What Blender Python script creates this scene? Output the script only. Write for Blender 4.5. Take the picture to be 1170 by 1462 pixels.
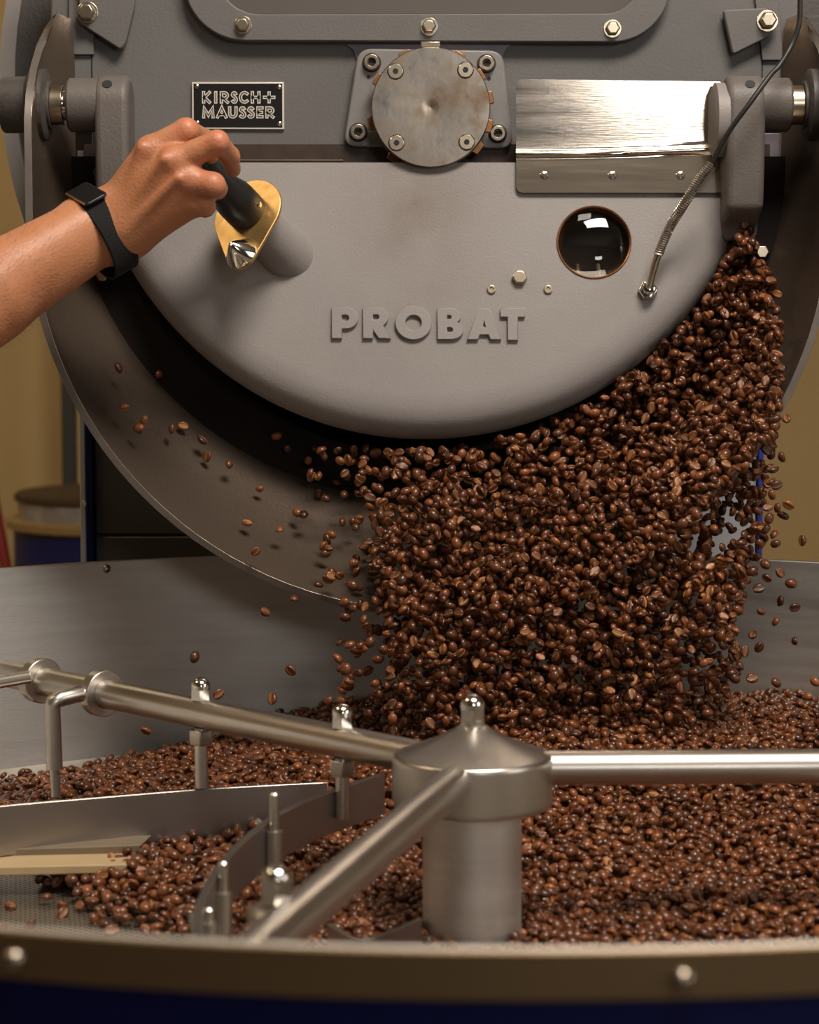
import bpy, bmesh, math, random
import numpy as np
from mathutils import Vector, Matrix

random.seed(7)
RNG = np.random.default_rng(11)
S = bpy.context.scene
COL = S.collection
for o in list(bpy.data.objects):
    bpy.data.objects.remove(o)

# ------------------------------------------------------------------ camera
FPX = 3000.0
PITCH = math.radians(4.7)
CAMZ = 1.25
cam_d = bpy.data.cameras.new('camera')
cam = bpy.data.objects.new('camera', cam_d)
COL.objects.link(cam)
cam.location = (0, 0, CAMZ)
cam.rotation_euler = (math.pi / 2 - PITCH, 0, 0)
cam_d.sensor_fit = 'HORIZONTAL'
cam_d.sensor_width = 24.0
cam_d.lens = 24.0 * FPX / 1170.0
cam_d.clip_start = 0.02
cam_d.dof.use_dof = True
cam_d.dof.focus_distance = 1.74
cam_d.dof.aperture_fstop = 8.0
S.camera = cam

# ------------------------------------------------------------------ world, lights, exposure
S.view_settings.view_transform = 'Standard'
S.view_settings.look = 'None'
S.view_settings.gamma = 1.0
S.view_settings.use_curve_mapping = False
S.view_settings.exposure = 0.0
W = bpy.data.worlds.new('world')
S.world = W
W.use_nodes = True
W.node_tree.nodes['Background'].inputs[0].default_value = (0.80, 0.72, 0.62, 1)
W.node_tree.nodes['Background'].inputs[1].default_value = 0.03


def area(name, loc, target, sx, sy, power, col):
    d = bpy.data.lights.new(name, 'AREA')
    d.shape = 'RECTANGLE'
    d.size, d.size_y = sx, sy
    d.energy = power
    d.color = col
    o = bpy.data.objects.new(name, d)
    COL.objects.link(o)
    o.location = loc
    o.rotation_euler = (Vector(target) - Vector(loc)).to_track_quat('-Z', 'Y').to_euler()
    return o


# daylight: a tall window in the right wall, another high in the wall behind the camera; two warm lamps on the ceiling; an added fill for the back wall
area('side_window', (2.85, 0.15, 1.85), (0.0, 1.6, 1.0), 1.8, 1.3, 26, (1.0, 0.95, 0.89))
area('rear_window', (0.92, -2.45, 2.02), (0.7, 1.8, 1.6), 0.62, 0.42, 13, (1.0, 0.96, 0.92))
area('ceiling_light', (0.40, 0.70, 2.95), (0.10, 1.5, 1.0), 0.9, 0.8, 90, (1.0, 0.90, 0.79))
area('left_ceiling_light', (-1.5, 1.45, 2.95), (-0.4, 1.7, 1.2), 0.7, 0.7, 14, (1.0, 0.80, 0.55))
area('back_wall_fill', (-1.3, 3.6, 2.9), (-1.2, 4.4, 0.8), 1.0, 0.6, 7, (1.0, 0.82, 0.56))  # added fill for the back wall, set left so the right stays darker


# ------------------------------------------------------------------ pixel helpers (1170 x 1462 frame)
CP, SP = math.cos(PITCH), math.sin(PITCH)


def ray(x, y):
    u, v = (x - 585.0) / FPX, (y - 731.0) / FPX
    return Vector((u, CP - v * SP, -SP - v * CP))


def at(x, y, Y):
    d = ray(x, y)
    p = d * (Y / d.y)
    p.z += CAMZ
    return p


def on_z(x, y, z):
    d = ray(x, y)
    p = d * ((z - CAMZ) / d.z)
    p.z += CAMZ
    return p


def on_plane(x, y, q, n, off=0.0):
    d = ray(x, y)
    c = Vector((0, 0, CAMZ))
    t = (Vector(q) - c).dot(n) / d.dot(n)
    return c + d * t + n * off


def to_px(P):
    P = np.asarray(P, dtype=float)
    x, y, z = P[..., 0], P[..., 1], P[..., 2] - CAMZ
    w = y * CP - z * SP
    v = (-y * SP - z * CP) / w
    return 585 + FPX * x / w, 731 + FPX * v


# ------------------------------------------------------------------ materials
def mat(name, col, rough=0.5, metal=0.0, noise=None, bump=None, spec=None, coat=0.0, stretch=None, rvar=0.0):
    """noise=(scale, amount, second colour)   bump=(scale, strength)   stretch: xyz scaling of the noise space"""
    m = bpy.data.materials.new(name)
    m.use_nodes = True
    nt = m.node_tree
    b = nt.nodes['Principled BSDF']
    b.inputs['Base Color'].default_value = (*col, 1)
    b.inputs['Roughness'].default_value = rough
    b.inputs['Metallic'].default_value = metal
    if spec is not None:
        b.inputs['Specular IOR Level'].default_value = spec
    if coat:
        b.inputs['Coat Weight'].default_value = coat
        b.inputs['Coat Roughness'].default_value = 0.2
    vec = None
    if noise or bump:
        tc = nt.nodes.new('ShaderNodeTexCoord')
        mp = nt.nodes.new('ShaderNodeMapping')
        nt.links.new(tc.outputs['Object'], mp.inputs['Vector'])
        if stretch:
            mp.inputs['Scale'].default_value = stretch
        vec = mp.outputs['Vector']
    if noise:
        n = nt.nodes.new('ShaderNodeTexNoise')
        n.inputs['Scale'].default_value = noise[0]
        n.inputs['Detail'].default_value = 6
        n.inputs['Roughness'].default_value = 0.65
        nt.links.new(vec, n.inputs['Vector'])
        r = nt.nodes.new('ShaderNodeMapRange')
        r.inputs[1].default_value = 0.35
        r.inputs[2].default_value = 0.68
        r.inputs[3].default_value = 0.0
        r.inputs[4].default_value = noise[1]
        nt.links.new(n.outputs['Fac'], r.inputs[0])
        mx = nt.nodes.new('ShaderNodeMix')
        mx.data_type = 'RGBA'
        mx.inputs[6].default_value = (*col, 1)
        mx.inputs[7].default_value = (*noise[2], 1)
        nt.links.new(r.outputs[0], mx.inputs[0])
        nt.links.new(mx.outputs[2], b.inputs['Base Color'])
        if rvar:
            rr = nt.nodes.new('ShaderNodeMapRange')
            rr.inputs[1].default_value = 0.3
            rr.inputs[2].default_value = 0.7
            rr.inputs[3].default_value = max(0.02, rough - rvar)
            rr.inputs[4].default_value = rough + rvar
            nt.links.new(n.outputs['Fac'], rr.inputs[0])
            nt.links.new(rr.outputs[0], b.inputs['Roughness'])
    if bump:
        n2 = nt.nodes.new('ShaderNodeTexNoise')
        n2.inputs['Scale'].default_value = bump[0]
        n2.inputs['Detail'].default_value = 4
        nt.links.new(vec, n2.inputs['Vector'])
        bp = nt.nodes.new('ShaderNodeBump')
        bp.inputs['Strength'].default_value = bump[1]
        bp.inputs['Distance'].default_value = 0.002
        nt.links.new(n2.outputs['Fac'], bp.inputs['Height'])
        nt.links.new(bp.outputs['Normal'], b.inputs['Normal'])
    return m


M = {}
M['cast'] = mat('cast_grey_paint', (0.24, 0.220, 0.212), 0.50, 0.0, (9, 0.5, (0.20, 0.18, 0.17)), (560, 0.16), spec=0.4)
M['door'] = mat('door_grey_paint', (0.24, 0.220, 0.212), 0.50, 0.0, (9, 0.5, (0.20, 0.18, 0.17)), (560, 0.16), spec=0.4)
M['cast2'] = mat('plate_grey_paint', (0.122, 0.116, 0.112), 0.48, 0.0, (7, 0.5, (0.098, 0.093, 0.089)), (420, 0.16), spec=0.4)
M['cast_dk'] = mat('dark_grey_paint', (0.068, 0.060, 0.055), 0.5, 0.0, (10, 0.5, (0.05, 0.044, 0.04)), (260, 0.3), spec=0.4)
M['chute'] = mat('chute_steel', (0.132, 0.098, 0.074), 0.45, 0.6, (14, 0.7, (0.082, 0.058, 0.042)), (300, 0.15), rvar=0.1)
M['edge'] = mat('worn_edge', (0.15, 0.13, 0.115), 0.5, 0.4, (30, 0.6, (0.10, 0.085, 0.075)))
M['steel'] = mat('brushed_steel', (0.78, 0.76, 0.72), 0.50, 1.0, (6, 0.5, (0.60, 0.56, 0.50)), (70, 0.05), stretch=(1, 1, 14), rvar=0.06)
M['steel_h'] = mat('satin_steel', (0.58, 0.54, 0.49), 0.33, 1.0, (12, 0.3, (0.52, 0.47, 0.42)), rvar=0.02)
M['polish'] = mat('polished_steel', (0.72, 0.69, 0.65), 0.12, 1.0)
M['bolt'] = mat('plated_bolt', (0.62, 0.54, 0.42), 0.28, 1.0, (60, 0.6, (0.45, 0.36, 0.25)))
M['bolt_dk'] = mat('dark_bolt', (0.40, 0.34, 0.27), 0.32, 1.0, (60, 0.6, (0.2, 0.15, 0.1)))
M['black'] = mat('black_void', (0.006, 0.005, 0.005), 0.6)  # stands in for shade inside holes, sockets and recesses; also seams
M['drum'] = mat('drum_dark', (0.012, 0.009, 0.008), 0.8, 0.0, (12, 0.5, (0.02, 0.015, 0.012)), spec=0.1)
M['slot'] = mat('slot_brown', (0.055, 0.03, 0.018), 0.5, 0.2, (40, 0.8, (0.012, 0.009, 0.008)))  # brown mottled with near-black, for the strip behind the slot
M['disc'] = mat('stained_disc_steel', (0.50, 0.45, 0.39), 0.32, 1.0, (32, 1.0, (0.24, 0.17, 0.11)), (60, 0.06), rvar=0.12)
M['copper'] = mat('copper_tab', (0.42, 0.20, 0.09), 0.4, 1.0, (60, 0.6, (0.2, 0.1, 0.05)))
M['tint'] = mat('heat_tinted_plate', (0.13, 0.115, 0.15), 0.4, 0.4, (14, 0.8, (0.19, 0.15, 0.14)))
M['bearing'] = mat('bearing_plate_paint', (0.20, 0.192, 0.188), 0.42, 0.2, (10, 0.5, (0.16, 0.153, 0.147)), (300, 0.1))
M['np_black'] = mat('nameplate_black', (0.008, 0.0075, 0.0075), 0.6, spec=0.15)
M['np_light'] = mat('nameplate_light', (0.62, 0.57, 0.50), 0.4, 0.3)
M['deflect'] = mat('scratched_steel', (0.60, 0.53, 0.45), 0.14, 1.0, (5, 0.5, (0.50, 0.41, 0.32)), (60, 0.02), stretch=(1, 1, 14), rvar=0.04)
M['brass'] = mat('bronze_guard', (0.70, 0.46, 0.19), 0.45, 1.0, (30, 0.5, (0.5, 0.3, 0.1)), rvar=0.08)
M['rubber'] = mat('black_grip', (0.008, 0.0075, 0.008), 0.42, 0.0, bump=(500, 0.05))
M['cable'] = mat('black_cable', (0.012, 0.011, 0.011), 0.45)
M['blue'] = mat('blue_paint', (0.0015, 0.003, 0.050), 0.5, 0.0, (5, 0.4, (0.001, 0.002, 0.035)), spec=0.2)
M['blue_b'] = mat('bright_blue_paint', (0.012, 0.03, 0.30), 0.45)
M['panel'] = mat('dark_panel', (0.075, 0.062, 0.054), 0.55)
M['blade'] = mat('blade_steel', (0.40, 0.365, 0.335), 0.36, 1.0, (12, 0.4, (0.32, 0.29, 0.26)))
M['drum_blue'] = mat('drum_blue_paint', (0.005, 0.014, 0.15), 0.5)
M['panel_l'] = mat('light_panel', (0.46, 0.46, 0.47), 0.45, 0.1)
M['band'] = mat('rim_band_steel', (0.25, 0.165, 0.085), 0.45, 0.8, (8, 0.5, (0.18, 0.115, 0.055)))
M['wood'] = mat('beige_board', (0.42, 0.31, 0.17), 0.6, 0.0, (20, 0.5, (0.33, 0.23, 0.12)))
M['wood2'] = mat('tan_board', (0.17, 0.125, 0.08), 0.6, 0.0, (20, 0.5, (0.12, 0.09, 0.055)))
M['strap'] = mat('woven_strap', (0.010, 0.010, 0.0115), 0.8, 0.0, bump=(900, 0.5), spec=0.2)
M['screen'] = mat('watch_glass', (0.006, 0.006, 0.007), 0.3, spec=0.25)
M['gold'] = mat('watch_trim', (0.6, 0.42, 0.22), 0.3, 1.0)
M['wall'] = mat('ochre_wall', (0.50, 0.34, 0.15), 0.8, 0.0, (2.5, 0.5, (0.43, 0.30, 0.12)), (20, 0.1))
M['cast_mid'] = mat('hinge_grey_paint', (0.118, 0.102, 0.094), 0.5, 0.0, (9, 0.5, (0.092, 0.079, 0.071)), (420, 0.22), spec=0.4)
M['wall_r'] = mat('olive_wall', (0.26, 0.19, 0.09), 0.8, 0.0, (2.5, 0.5, (0.2, 0.15, 0.07)))
M['floor'] = mat('concrete_floor', (0.20, 0.18, 0.155), 0.6, 0.0, (3, 0.5, (0.15, 0.13, 0.11)))
M['ceil'] = mat('ceiling_paint', (0.45, 0.42, 0.37), 0.8)
M['post'] = mat('dark_post', (0.03, 0.027, 0.02), 0.6)
M['lid'] = mat('brown_lid', (0.06, 0.036, 0.016), 0.6)
M['bag'] = mat('clear_liner', (0.55, 0.55, 0.58), 0.25, 0.2, (9, 0.9, (0.16, 0.12, 0.08)))
M['tan'] = mat('tan_ring', (0.45, 0.30, 0.13), 0.5, 0.3)
M['red'] = mat('red_paint', (0.30, 0.02, 0.01), 0.5)

# heat and oil stain below the bearing, on the door paint
nt = M['door'].node_tree
bs = nt.nodes['Principled BSDF']
src = bs.inputs['Base Color'].links[0].from_socket
tc = nt.nodes.new('ShaderNodeTexCoord')
mp = nt.nodes.new('ShaderNodeMapping')
mp.inputs['Location'].default_value = (0.06, 0.0, -0.55)
mp.inputs['Scale'].default_value = (9.0, 0.0, 6.5)
nt.links.new(tc.outputs['Object'], mp.inputs[0])
gr = nt.nodes.new('ShaderNodeTexGradient')
gr.gradient_type = 'QUADRATIC_SPHERE'
nt.links.new(mp.outputs[0], gr.inputs[0])
ns_ = nt.nodes.new('ShaderNodeTexNoise')
ns_.inputs['Scale'].default_value = 28
nt.links.new(tc.outputs['Object'], ns_.inputs['Vector'])
mu = nt.nodes.new('ShaderNodeMath')
mu.operation = 'MULTIPLY'
nt.links.new(gr.outputs['Fac'], mu.inputs[0])
nt.links.new(ns_.outputs['Fac'], mu.inputs[1])
mxs = nt.nodes.new('ShaderNodeMix')
mxs.data_type = 'RGBA'
mxs.inputs[7].default_value = (0.10, 0.068, 0.042, 1)
nt.links.new(mu.outputs[0], mxs.inputs[0])
nt.links.new(src, mxs.inputs[6])
nt.links.new(mxs.outputs[2], bs.inputs['Base Color'])

# perforated tray floor
m = M['perf'] = mat('perforated_steel', (0.42, 0.37, 0.30), 0.4, 0.9)
nt = m.node_tree
tc = nt.nodes.new('ShaderNodeTexCoord')
mp = nt.nodes.new('ShaderNodeMapping')
mp.inputs['Scale'].default_value = (220, 220, 0)
mp.inputs['Rotation'].default_value = (0, 0, 0.6)
vo = nt.nodes.new('ShaderNodeTexVoronoi')
vo.inputs['Scale'].default_value = 1.0
vo.inputs['Randomness'].default_value = 0.0
cr = nt.nodes.new('ShaderNodeValToRGB')
cr.color_ramp.elements[0].position = 0.30
cr.color_ramp.elements[0].color = (0.01, 0.008, 0.006, 1)
cr.color_ramp.elements[1].position = 0.36
cr.color_ramp.elements[1].color = (0.42, 0.37, 0.30, 1)
nt.links.new(tc.outputs['Object'], mp.inputs[0])
nt.links.new(mp.outputs[0], vo.inputs['Vector'])
nt.links.new(vo.outputs['Distance'], cr.inputs[0])
nt.links.new(cr.outputs[0], nt.nodes['Principled BSDF'].inputs['Base Color'])

# glass of the sight window
m = M['glass'] = bpy.data.materials.new('sight_glass')
m.use_nodes = True
b = m.node_tree.nodes['Principled BSDF']
b.inputs['Base Color'].default_value = (0.9, 0.85, 0.78, 1)
b.inputs['Roughness'].default_value = 0.02
b.inputs['Transmission Weight'].default_value = 1.0
b.inputs['IOR'].default_value = 1.45


def bean_mats(tag, per_object):
    out = []
    for nm, cols, ro in (('bean', ((0.036, 0.0115, 0.0042), (0.122, 0.037, 0.0115), (0.25, 0.083, 0.025)), 0.31),
                         ('bean_crease', ((0.08, 0.030, 0.012), (0.22, 0.09, 0.033), (0.46, 0.24, 0.09)), 0.5)):
        m = bpy.data.materials.new(nm + tag)
        m.use_nodes = True
        nt = m.node_tree
        b = nt.nodes['Principled BSDF']
        b.inputs['Roughness'].default_value = ro
        b.inputs['Specular IOR Level'].default_value = 0.5
        cr = nt.nodes.new('ShaderNodeValToRGB')
        e = cr.color_ramp.elements
        e[0].color = (*cols[0], 1)
        e[1].color = (*cols[2], 1)
        k = e.new(0.6)
        k.color = (*cols[1], 1)
        if per_object:
            a = nt.nodes.new('ShaderNodeObjectInfo')
            nt.links.new(a.outputs['Random'], cr.inputs[0])
        else:
            a = nt.nodes.new('ShaderNodeAttribute')
            a.attribute_name = 'tone'
            nt.links.new(a.outputs['Fac'], cr.inputs[0])
        nt.links.new(cr.outputs[0], b.inputs['Base Color'])
        out.append(m)
    return out


# skin: tone attribute carries the redness of the knuckles
m = M['skin'] = bpy.data.materials.new('skin')
m.use_nodes = True
nt = m.node_tree
b = nt.nodes['Principled BSDF']
b.inputs['Roughness'].default_value = 0.48
b.inputs['Subsurface Weight'].default_value = 0.15
b.inputs['Subsurface Radius'].default_value = (0.012, 0.004, 0.002)
b.inputs['Subsurface Scale'].default_value = 0.5
tc = nt.nodes.new('ShaderNodeTexCoord')
n = nt.nodes.new('ShaderNodeTexNoise')
n.inputs['Scale'].default_value = 45
n.inputs['Detail'].default_value = 5
nt.links.new(tc.outputs['Object'], n.inputs['Vector'])
mx = nt.nodes.new('ShaderNodeMix')
mx.data_type = 'RGBA'
mx.inputs[6].default_value = (0.48, 0.205, 0.10, 1)
mx.inputs[7].default_value = (0.34, 0.135, 0.062, 1)
nt.links.new(n.outputs['Fac'], mx.inputs[0])
at_n = nt.nodes.new('ShaderNodeAttribute')
at_n.attribute_name = 'tone'
mx2 = nt.nodes.new('ShaderNodeMix')
mx2.data_type = 'RGBA'
mx2.inputs[7].default_value = (0.56, 0.16, 0.095, 1)
nt.links.new(at_n.outputs['Fac'], mx2.inputs[0])
nt.links.new(mx.outputs[2], mx2.inputs[6])
nt.links.new(mx2.outputs[2], b.inputs['Base Color'])
vo = nt.nodes.new('ShaderNodeTexVoronoi')
vo.inputs['Scale'].default_value = 420
nt.links.new(tc.outputs['Object'], vo.inputs['Vector'])
bp = nt.nodes.new('ShaderNodeBump')
bp.inputs['Strength'].default_value = 0.22
bp.inputs['Distance'].default_value = 0.001
nt.links.new(vo.outputs['Distance'], bp.inputs['Height'])
nt.links.new(bp.outputs['Normal'], b.inputs['Normal'])
M['hair'] = mat('arm_hair', (0.10, 0.045, 0.02), 0.5)

# ------------------------------------------------------------------ object helpers
WLOC = {}


def link(o, parent, loc):
    COL.objects.link(o)
    WLOC[o.name] = Vector(loc)
    if parent is not None:
        o.parent = parent
        o.location = Vector(loc) - WLOC[parent.name]
    else:
        o.location = loc
    return o


def empty(name, loc, label=None, cat=None, group=None):
    o = bpy.data.objects.new(name, None)
    o.empty_display_size = 0.02
    link(o, None, loc)
    if label:
        o['label'] = label
        o['category'] = cat
    if group:
        o['group'] = group
    return o


def tag(o, label=None, cat=None, group=None, kind=None):
    if label:
        o['label'] = label
    if cat:
        o['category'] = cat
    if group:
        o['group'] = group
    if kind:
        o['kind'] = kind
    return o


def mk(name, verts, faces, material, parent=None, smooth=False, bevel=0.0, solid=0.0, rimmat=None, fix=True, seg=2):
    v = np.array([tuple(q) for q in verts], dtype=float)
    c = (v.min(0) + v.max(0)) / 2
    me = bpy.data.meshes.new(name)
    me.from_pydata([tuple(q) for q in (v - c)], [], faces)
    if fix:
        bm = bmesh.new()
        bm.from_mesh(me)
        bmesh.ops.remove_doubles(bm, verts=bm.verts, dist=1e-6)
        bmesh.ops.recalc_face_normals(bm, faces=bm.faces)
        bm.to_mesh(me)
        bm.free()
    me.materials.append(material)
    if rimmat:
        me.materials.append(rimmat)
    if smooth:
        me.polygons.foreach_set('use_smooth', [True] * len(me.polygons))
    o = bpy.data.objects.new(name, me)
    link(o, parent, Vector(c))
    if solid:
        s = o.modifiers.new('solid', 'SOLIDIFY')
        s.thickness = solid
        s.offset = -1
        if rimmat:
            s.material_offset_rim = 1
        elif smooth:
            es = o.modifiers.new('split', 'EDGE_SPLIT')
            es.split_angle = math.radians(40)
    if bevel:
        bv = o.modifiers.new('bevel', 'BEVEL')
        bv.width = bevel
        bv.segments = seg
        bv.limit_method = 'ANGLE'
        bv.angle_limit = math.radians(40)
    if smooth or bevel:
        try:
            me.set_sharp_from_angle(angle=math.radians(38))
            if bevel and not smooth:
                me.polygons.foreach_set('use_smooth', [True] * len(me.polygons))
        except Exception:
            pass
    return o


def merge(*geos):
    V, F = [], []
    for v, f in geos:
        k = len(V)
        V += list(v)
        F += [tuple(i + k for i in q) for q in f]
    return V, F


def prism(front, ext):
    """closed polygon 'front' (3D points) extruded by vector ext"""
    n = len(front)
    ext = Vector(ext)
    V = [Vector(p) for p in front] + [Vector(p) + ext for p in front]
    F = [tuple(range(n)), tuple(range(2 * n - 1, n - 1, -1))]
    F += [(i, (i + 1) % n, n + (i + 1) % n, n + i) for i in range(n)]
    return V, F


def frame_of(axis):
    a = Vector(axis).normalized()
    h = Vector((0, 0, 1)) if abs(a.z) < 0.9 else Vector((1, 0, 0))
    e1 = a.cross(h).normalized()
    e2 = a.cross(e1).normalized()
    return a, e1, e2


def lathe(profile, origin, axis, seg=32):
    """profile [(radius, height)] about axis; closes at r = 0"""
    a, e1, e2 = frame_of(axis)
    V, F = [], []
    o = Vector(origin)
    for r, h in profile:
        for k in range(seg):
            t = 2 * math.pi * k / seg
            V.append(o + a * h + (e1 * math.cos(t) + e2 * math.sin(t)) * max(r, 1e-5))
    m_ = len(profile)
    for i in range(m_ - 1):
        for k in range(seg):
            k2 = (k + 1) % seg
            F.append((i * seg + k, i * seg + k2, (i + 1) * seg + k2, (i + 1) * seg + k))
    F.append(tuple(range(seg - 1, -1, -1)))
    F.append(tuple((m_ - 1) * seg + k for k in range(seg)))
    return V, F


def tube(pts, r, seg=12):
    pts = [Vector(p) for p in pts]
    V, F = [], []
    prev = None
    for i, p in enumerate(pts):
        t = (pts[min(i + 1, len(pts) - 1)] - pts[max(i - 1, 0)]).normalized()
        if prev is None:
            a, e1, e2 = frame_of(t)
        else:
            e1 = (prev - t * prev.dot(t)).normalized()
            e2 = t.cross(e1)
        prev = e1
        rr = r[i] if isinstance(r, (list, tuple)) else r
        for k in range(seg):
            g = 2 * math.pi * k / seg
            V.append(p + (e1 * math.cos(g) + e2 * math.sin(g)) * rr)
    for i in range(len(pts) - 1):
        for k in range(seg):
            k2 = (k + 1) % seg
            F.append((i * seg + k, i * seg + k2, (i + 1) * seg + k2, (i + 1) * seg + k))
    F.append(tuple(range(seg - 1, -1, -1)))
    F.append(tuple((len(pts) - 1) * seg + k for k in range(seg)))
    return V, F


def smooth_path(pts, n=8):
    pts = [Vector(p) for p in pts]
    out = []
    P = [pts[0] * 2 - pts[1]] + pts + [pts[-1] * 2 - pts[-2]]
    for i in range(1, len(P) - 2):
        for k in range(n):
            t = k / n
            a, b_, c, d = P[i - 1], P[i], P[i + 1], P[i + 2]
            out.append(0.5 * ((2 * b_) + (c - a) * t + (2 * a - 5 * b_ + 4 * c - d) * t * t + (3 * b_ - a - 3 * c + d) * t ** 3))
    out.append(pts[-1])
    return out


def box(lo, hi):
    x0, y0, z0 = lo
    x1, y1, z1 = hi
    return prism([Vector((x0, y0, z0)), Vector((x1, y0, z0)), Vector((x1, y0, z1)), Vector((x0, y0, z1))], (0, y1 - y0, 0))


def round_poly(pts, rad, n=6):
    out = []
    N = len(pts)
    for i in range(N):
        p0, p1, p2 = (Vector((*pts[i - 1], 0)), Vector((*pts[i], 0)), Vector((*pts[(i + 1) % N], 0)))
        r = rad[i] if isinstance(rad, (list, tuple)) else rad
        d0, d1 = (p0 - p1), (p2 - p1)
        r = min(r, d0.length * .49, d1.length * .49)
        a, b_ = p1 + d0.normalized() * r, p1 + d1.normalized() * r
        for k in range(n + 1):
            t = k / n
            q = a * (1 - t) ** 2 + p1 * 2 * t * (1 - t) + b_ * t * t
            out.append((q.x, q.y))
    return out


def hexa(r, h, origin, axis):
    return lathe([(r * .94, 0), (r, h * .1), (r, h * .8), (r * .86, h)], origin, axis, 6)


def cap_nut(parent, origin, r, name='cap_nut'):
    """domed hexagon nut, upright"""
    o = Vector(origin)
    g = merge(lathe([(r, 0), (r, r * 1.0)], o, (0, 0, 1), 6),
              lathe([(r * .93, r * 1.0)] + [(r * .93 * math.cos(t), r * 1.35 + r * .85 * math.sin(t)) for t in np.linspace(0, math.pi / 2 - .03, 7)], o, (0, 0, 1), 20))
    return mk(name, *g, M['polish'], parent, smooth=True, fix=False)


def hex_bolt(parent, pos, n, r, h, material, name='bolt'):
    g = merge(lathe([(r * 1.28, 0), (r * 1.28, h * .12)], pos, n, 20), lathe([(r, h * .12), (r, h * .75), (r * .8, h)], pos, n, 6))
    return mk(name, *g, material, parent, bevel=r * .08)


def socket_bolt(parent, pos, n, r, h, material, name='bolt'):
    """round head with a hexagon socket"""
    n = Vector(n).normalized()
    g = lathe([(r, 0), (r, h * .8), (r * .88, h), (r * .5, h), (r * .45, h * .35), (0, h * .35)], pos, n, 22)
    o = mk(name, *g, material, parent, bevel=r * .04)
    if r > .005:
        mk('socket_shade', *lathe([(r * .42, 0), (r * .42, .0004)], Vector(pos) + n * h * .36, n, 6), M['black'], parent)  # black disc puts the shade of the socket into colour
    return o


# ------------------------------------------------------------------ depths and frames of reference
YP = 1.855                         # front plate
DQ = at(612, 232, 1.81)            # a point of the door plane
TH = math.radians(12)
DN = Vector((0, -math.cos(TH), math.sin(TH)))      # door normal, towards the viewer
DD = Vector((0, -math.sin(TH), -math.cos(TH)))     # down along the door
NV = Vector((0, -1, 0))


def dr(x, y, off=0.0):
    return on_plane(x, y, DQ, DN, off)


# ================================================================== ROOM
def struct(name, g, material):
    o = mk(name, *g, material)
    o['kind'] = 'structure'
    return o


struct('floor', box((-3, -2.6, -0.05), (3, 5.1, 0.0)), M['floor'])
struct('ceiling', box((-3, -2.6, 3.0), (3, 5.1, 3.05)), M['ceil'])
struct('wall_back', box((-3, 5.0, 0), (3, 5.08, 3.0)), M['wall'])
struct('wall_left', box((-3.08, -2.6, 0), (-3, 5.1, 3.0)), M['wall'])
struct('wall_right', box((3, -2.6, 0), (3.08, 5.1, 3.0)), M['wall_r'])

# ================================================================== ROASTER
roaster = empty('coffee_roaster', (0.015, 2.2, 0), 'large grey drum coffee roaster with its discharge door swung open', 'roaster')

# ---- housing behind
hc = at(615, 120, 1.95)
hr = 605 / FPX * 1.95
mk('drum_housing', *lathe([(hr, 0), (hr, .55), (hr * .98, .6)], hc + Vector((0, 0.0, 0)), (0, 1, 0), 96), M['cast_dk'], roaster, smooth=True, bevel=.004)
ring = lathe([(hr * .965, .01), (hr * .965, -.008), (hr, -.008), (hr, .01)], hc, (0, 1, 0), 96)
mk('housing_rim', *ring, M['cast'], roaster, smooth=True)

# ---- frame under the drum
YF = 2.02
xl, xr = at(123, 700, YF).x, at(1090, 700, YF).x
ztop, zfr = at(600, 520, YF).z, 0.0
fr = mk('frame_cabinet', *box((xl, YF + .012, 0), (xr, YF + .75, ztop)), M['panel'], roaster, bevel=.003)
zs = at(200, 765, YF).z
xm = at(640, 700, YF).x
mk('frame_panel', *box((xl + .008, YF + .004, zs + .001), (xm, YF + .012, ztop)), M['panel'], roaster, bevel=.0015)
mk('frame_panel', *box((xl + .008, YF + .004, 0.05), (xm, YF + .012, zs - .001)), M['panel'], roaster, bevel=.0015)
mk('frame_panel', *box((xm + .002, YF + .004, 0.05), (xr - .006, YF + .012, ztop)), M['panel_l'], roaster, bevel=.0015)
mk('frame_edge', *box((xl, YF - .002, 0), (xl + .007, YF + .012, ztop)), M['blue'], roaster, bevel=.001)
mk('frame_edge', *box((xr - .005, YF - .002, 0), (xr, YF + .012, ztop)), M['blue_b'], roaster, bevel=.001)
mk('frame_flange', *box((xl - .006, YF + .0, 0), (xl - .0005, YF + .1, ztop)), M['panel_l'], roaster, bevel=.001)
hex_bolt(roaster, at(121, 719, YF), NV, .0025, .003, M['bolt'])

# ---- upper front plate, seams and slot
pl = [at(x, y, YP) for x, y in ((72, -120), (1146, -120), (1146, 60), (1120, 188), (1090, 188), (1090, 212), (134, 212), (134, 188), (98, 188), (72, 60))]
plate = mk('front_plate', *prism(pl, (0, .03, 0)), M['cast2'], roaster, bevel=.002)
for sx in (131, 1089):
    a = at(sx, 78 if sx < 500 else 86, YP)
    mk('seam', *box((a.x - .0006, YP - .0004, at(sx, 210, YP).z), (a.x + .0006, YP + .004, a.z)), M['black'], roaster)
c = [at(x, y, 1.85) for x, y in ((120, 206), (1100, 206), (1100, 252), (120, 252))]
mk('slot_gasket', *prism(c, (0, .012, 0)), M['slot'], roaster)
g = tube([at(150, 229, 1.842), at(490, 229.5, 1.842)], .0014, 8)
mk('slot_glint_line', *g, M['slot'], roaster, smooth=True)  # added tube in place of the reflected line in the slot

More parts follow.
